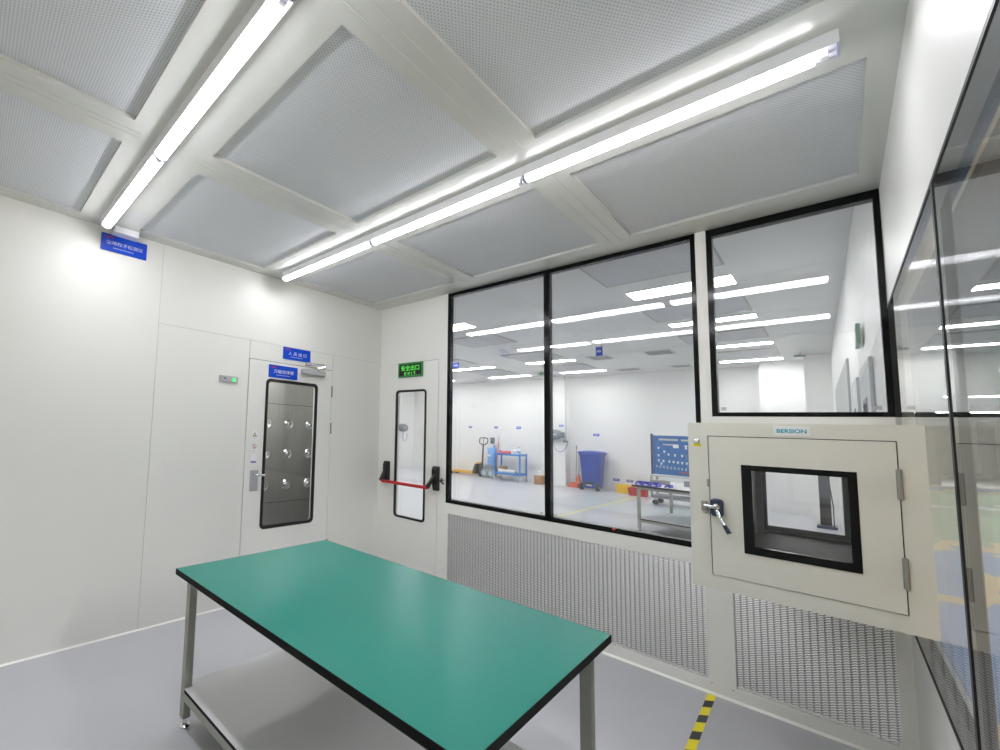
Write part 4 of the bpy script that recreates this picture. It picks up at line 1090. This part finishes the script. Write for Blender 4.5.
for (x, z) in ((.47, 1.32), (.47, 1.14), (.58, 1.235), (.66, 1.17), (.78, 1.16), (.91, 1.155), (1.15, 1.13), (1.24, 1.13), (.47, 1.02), (.56, 1.01), (.52, .945),
               (.67, 1.005), (.75, 1.0), (.83, .995), (.91, .99), (.99, .985), (1.07, .98)):
    board_item(x, z, .048, .05, PAPER, 'tool_clip', lab, 'white tool clips on the pegboard', 1)
for k in range(13):
    board_item(.43 + .068 * k, .875 - .004 * k, .036, .05, LGREY, 'bit_holder', 'pale bit holder in the bottom row of the pegboard', 'bit holders of the pegboard', 1)
board_item(1.0, .765, .30, .035, mat('dull red tool', S(150, 60, 110), .5), 'pipe_wrench', 'dull red long tool low on the pegboard')

# dark floor standing display seen through the pass box
o = empty('display_stand', (3.04, 8.9, 0), 'tall dark floor stand seen through the pass box windows', 'stand')
MB().box(2.94, 8.75, 0, 3.19, 9.05, .05).build('base', DARK_M, o, bevel=.01)
MB().box(2.985, 8.90, .05, 3.125, 8.96, 1.25).build('column', BLK, o, bevel=.01)
MB().box(2.995, 8.894, .55, 3.115, 8.90, 1.20).build('dark_panel', mat('slate panel', S(66, 70, 82), .3), o)
MB().tube([(3.11, 8.93, .9), (3.15, 8.93, .4), (3.15, 8.80, .06), (3.17, 8.72, .012)], .008, 6).build('cable', BLK, o)

# ================================================================== THE HALL BEHIND THE SIDE GLAZING
f = MB().box(W + T, -7, -.1, 16, 44, -.001)
struct('floor_hall', f, MURAL, 'hall floor painted in green, blue and sand coloured zones', 'floor')
f = MB().box(W + T, -7, HF, 16, 44, HF + .06)
struct('ceiling_hall', f, HALLC, 'grey ceiling of the hall beyond the side glazing', 'ceiling')
f = MB().box(W + T, 44, 0, 16, 44.2, HF); f.box(16, -7, 0, 16.2, 44, HF); f.box(W + T, -7.2, 0, 16, -7, HF)
f.m(1).box(W + T, 43.98, 0, 16, 44, .25)
for k in range(4): f.m(1).box(7.2 + 1.5 * k, 43.9, 0, 7.75 + 1.5 * k, 43.99, HF)
struct('wall_hall', f, [HALLW, HALLG], 'pale walls at the end of the hall beyond the side glazing', 'wall')
f = MB().box(W + T, 11.2, 0, W + T + .05, 44, HF)
struct('wall_hall_side', f, HALLW, 'pale wall along the hall beyond the large room', 'wall')
for k, (x, y) in enumerate(((5.6, 30.0), (8.6, 36.0))):
    f = MB().box(x, y, 0, x + .5, y + .5, HF)
    struct('pillar_%d' % (k + 4), f, HALLG, ['grey column halfway down the hall', 'grey column near the end of the hall'][k], 'pillar')
for k, y in enumerate((-1.5, 3.0, 8.0, 14.0, 22.0, 32.0)):  # invented battens, added to illuminate the hall floor and walls
    o = MB().box(5.6, y - .15, HF - .05, 8.2, y + .15, HF - .001).build('hall_fill_lamp', LAMP_W, at=(6.9, y, HF - .05)); tag(o, 'added batten fill lamp on the hall ceiling behind the side glazing', 'lamp', 'added hall fill lamps')
    MB().box(5.62, y - .13, HF - .055, 8.18, y + .13, HF - .0501).build('diffuser', HALL_FILL, o)
#FAREND
# ================================================================== CAMERA
cam = bpy.data.cameras.new('camera'); co = bpy.data.objects.new('camera', cam); COL.objects.link(co)
cam.sensor_fit = 'HORIZONTAL'; cam.sensor_width = 36.0
cam.lens = 429.4878 / 1000 * 36.0
cam.shift_x = 0.1826177; cam.shift_y = 0.0170431
cam.clip_start = 0.02; cam.clip_end = 200
yaw, pitch, roll = -0.8809, 0.0827, 0.0383
fw = Vector((math.sin(yaw) * math.cos(pitch), math.cos(yaw) * math.cos(pitch), math.sin(pitch)))
r = Vector((math.cos(yaw), -math.sin(yaw), 0)); u = r.cross(fw)
r, u = r * math.cos(roll) + u * math.sin(roll), -r * math.sin(roll) + u * math.cos(roll)
Mx = Matrix((r, u, -fw)).transposed().to_4x4(); Mx.translation = Vector((3.2467, -3.5865, 1.4921))
co.matrix_world = Mx
SC.camera = co
w = bpy.data.worlds.new('world'); SC.world = w; w.use_nodes = True
w.node_tree.nodes['Background'].inputs[0].default_value = (0.9, 0.95, 1, 1)
w.node_tree.nodes['Background'].inputs[1].default_value = 0.05
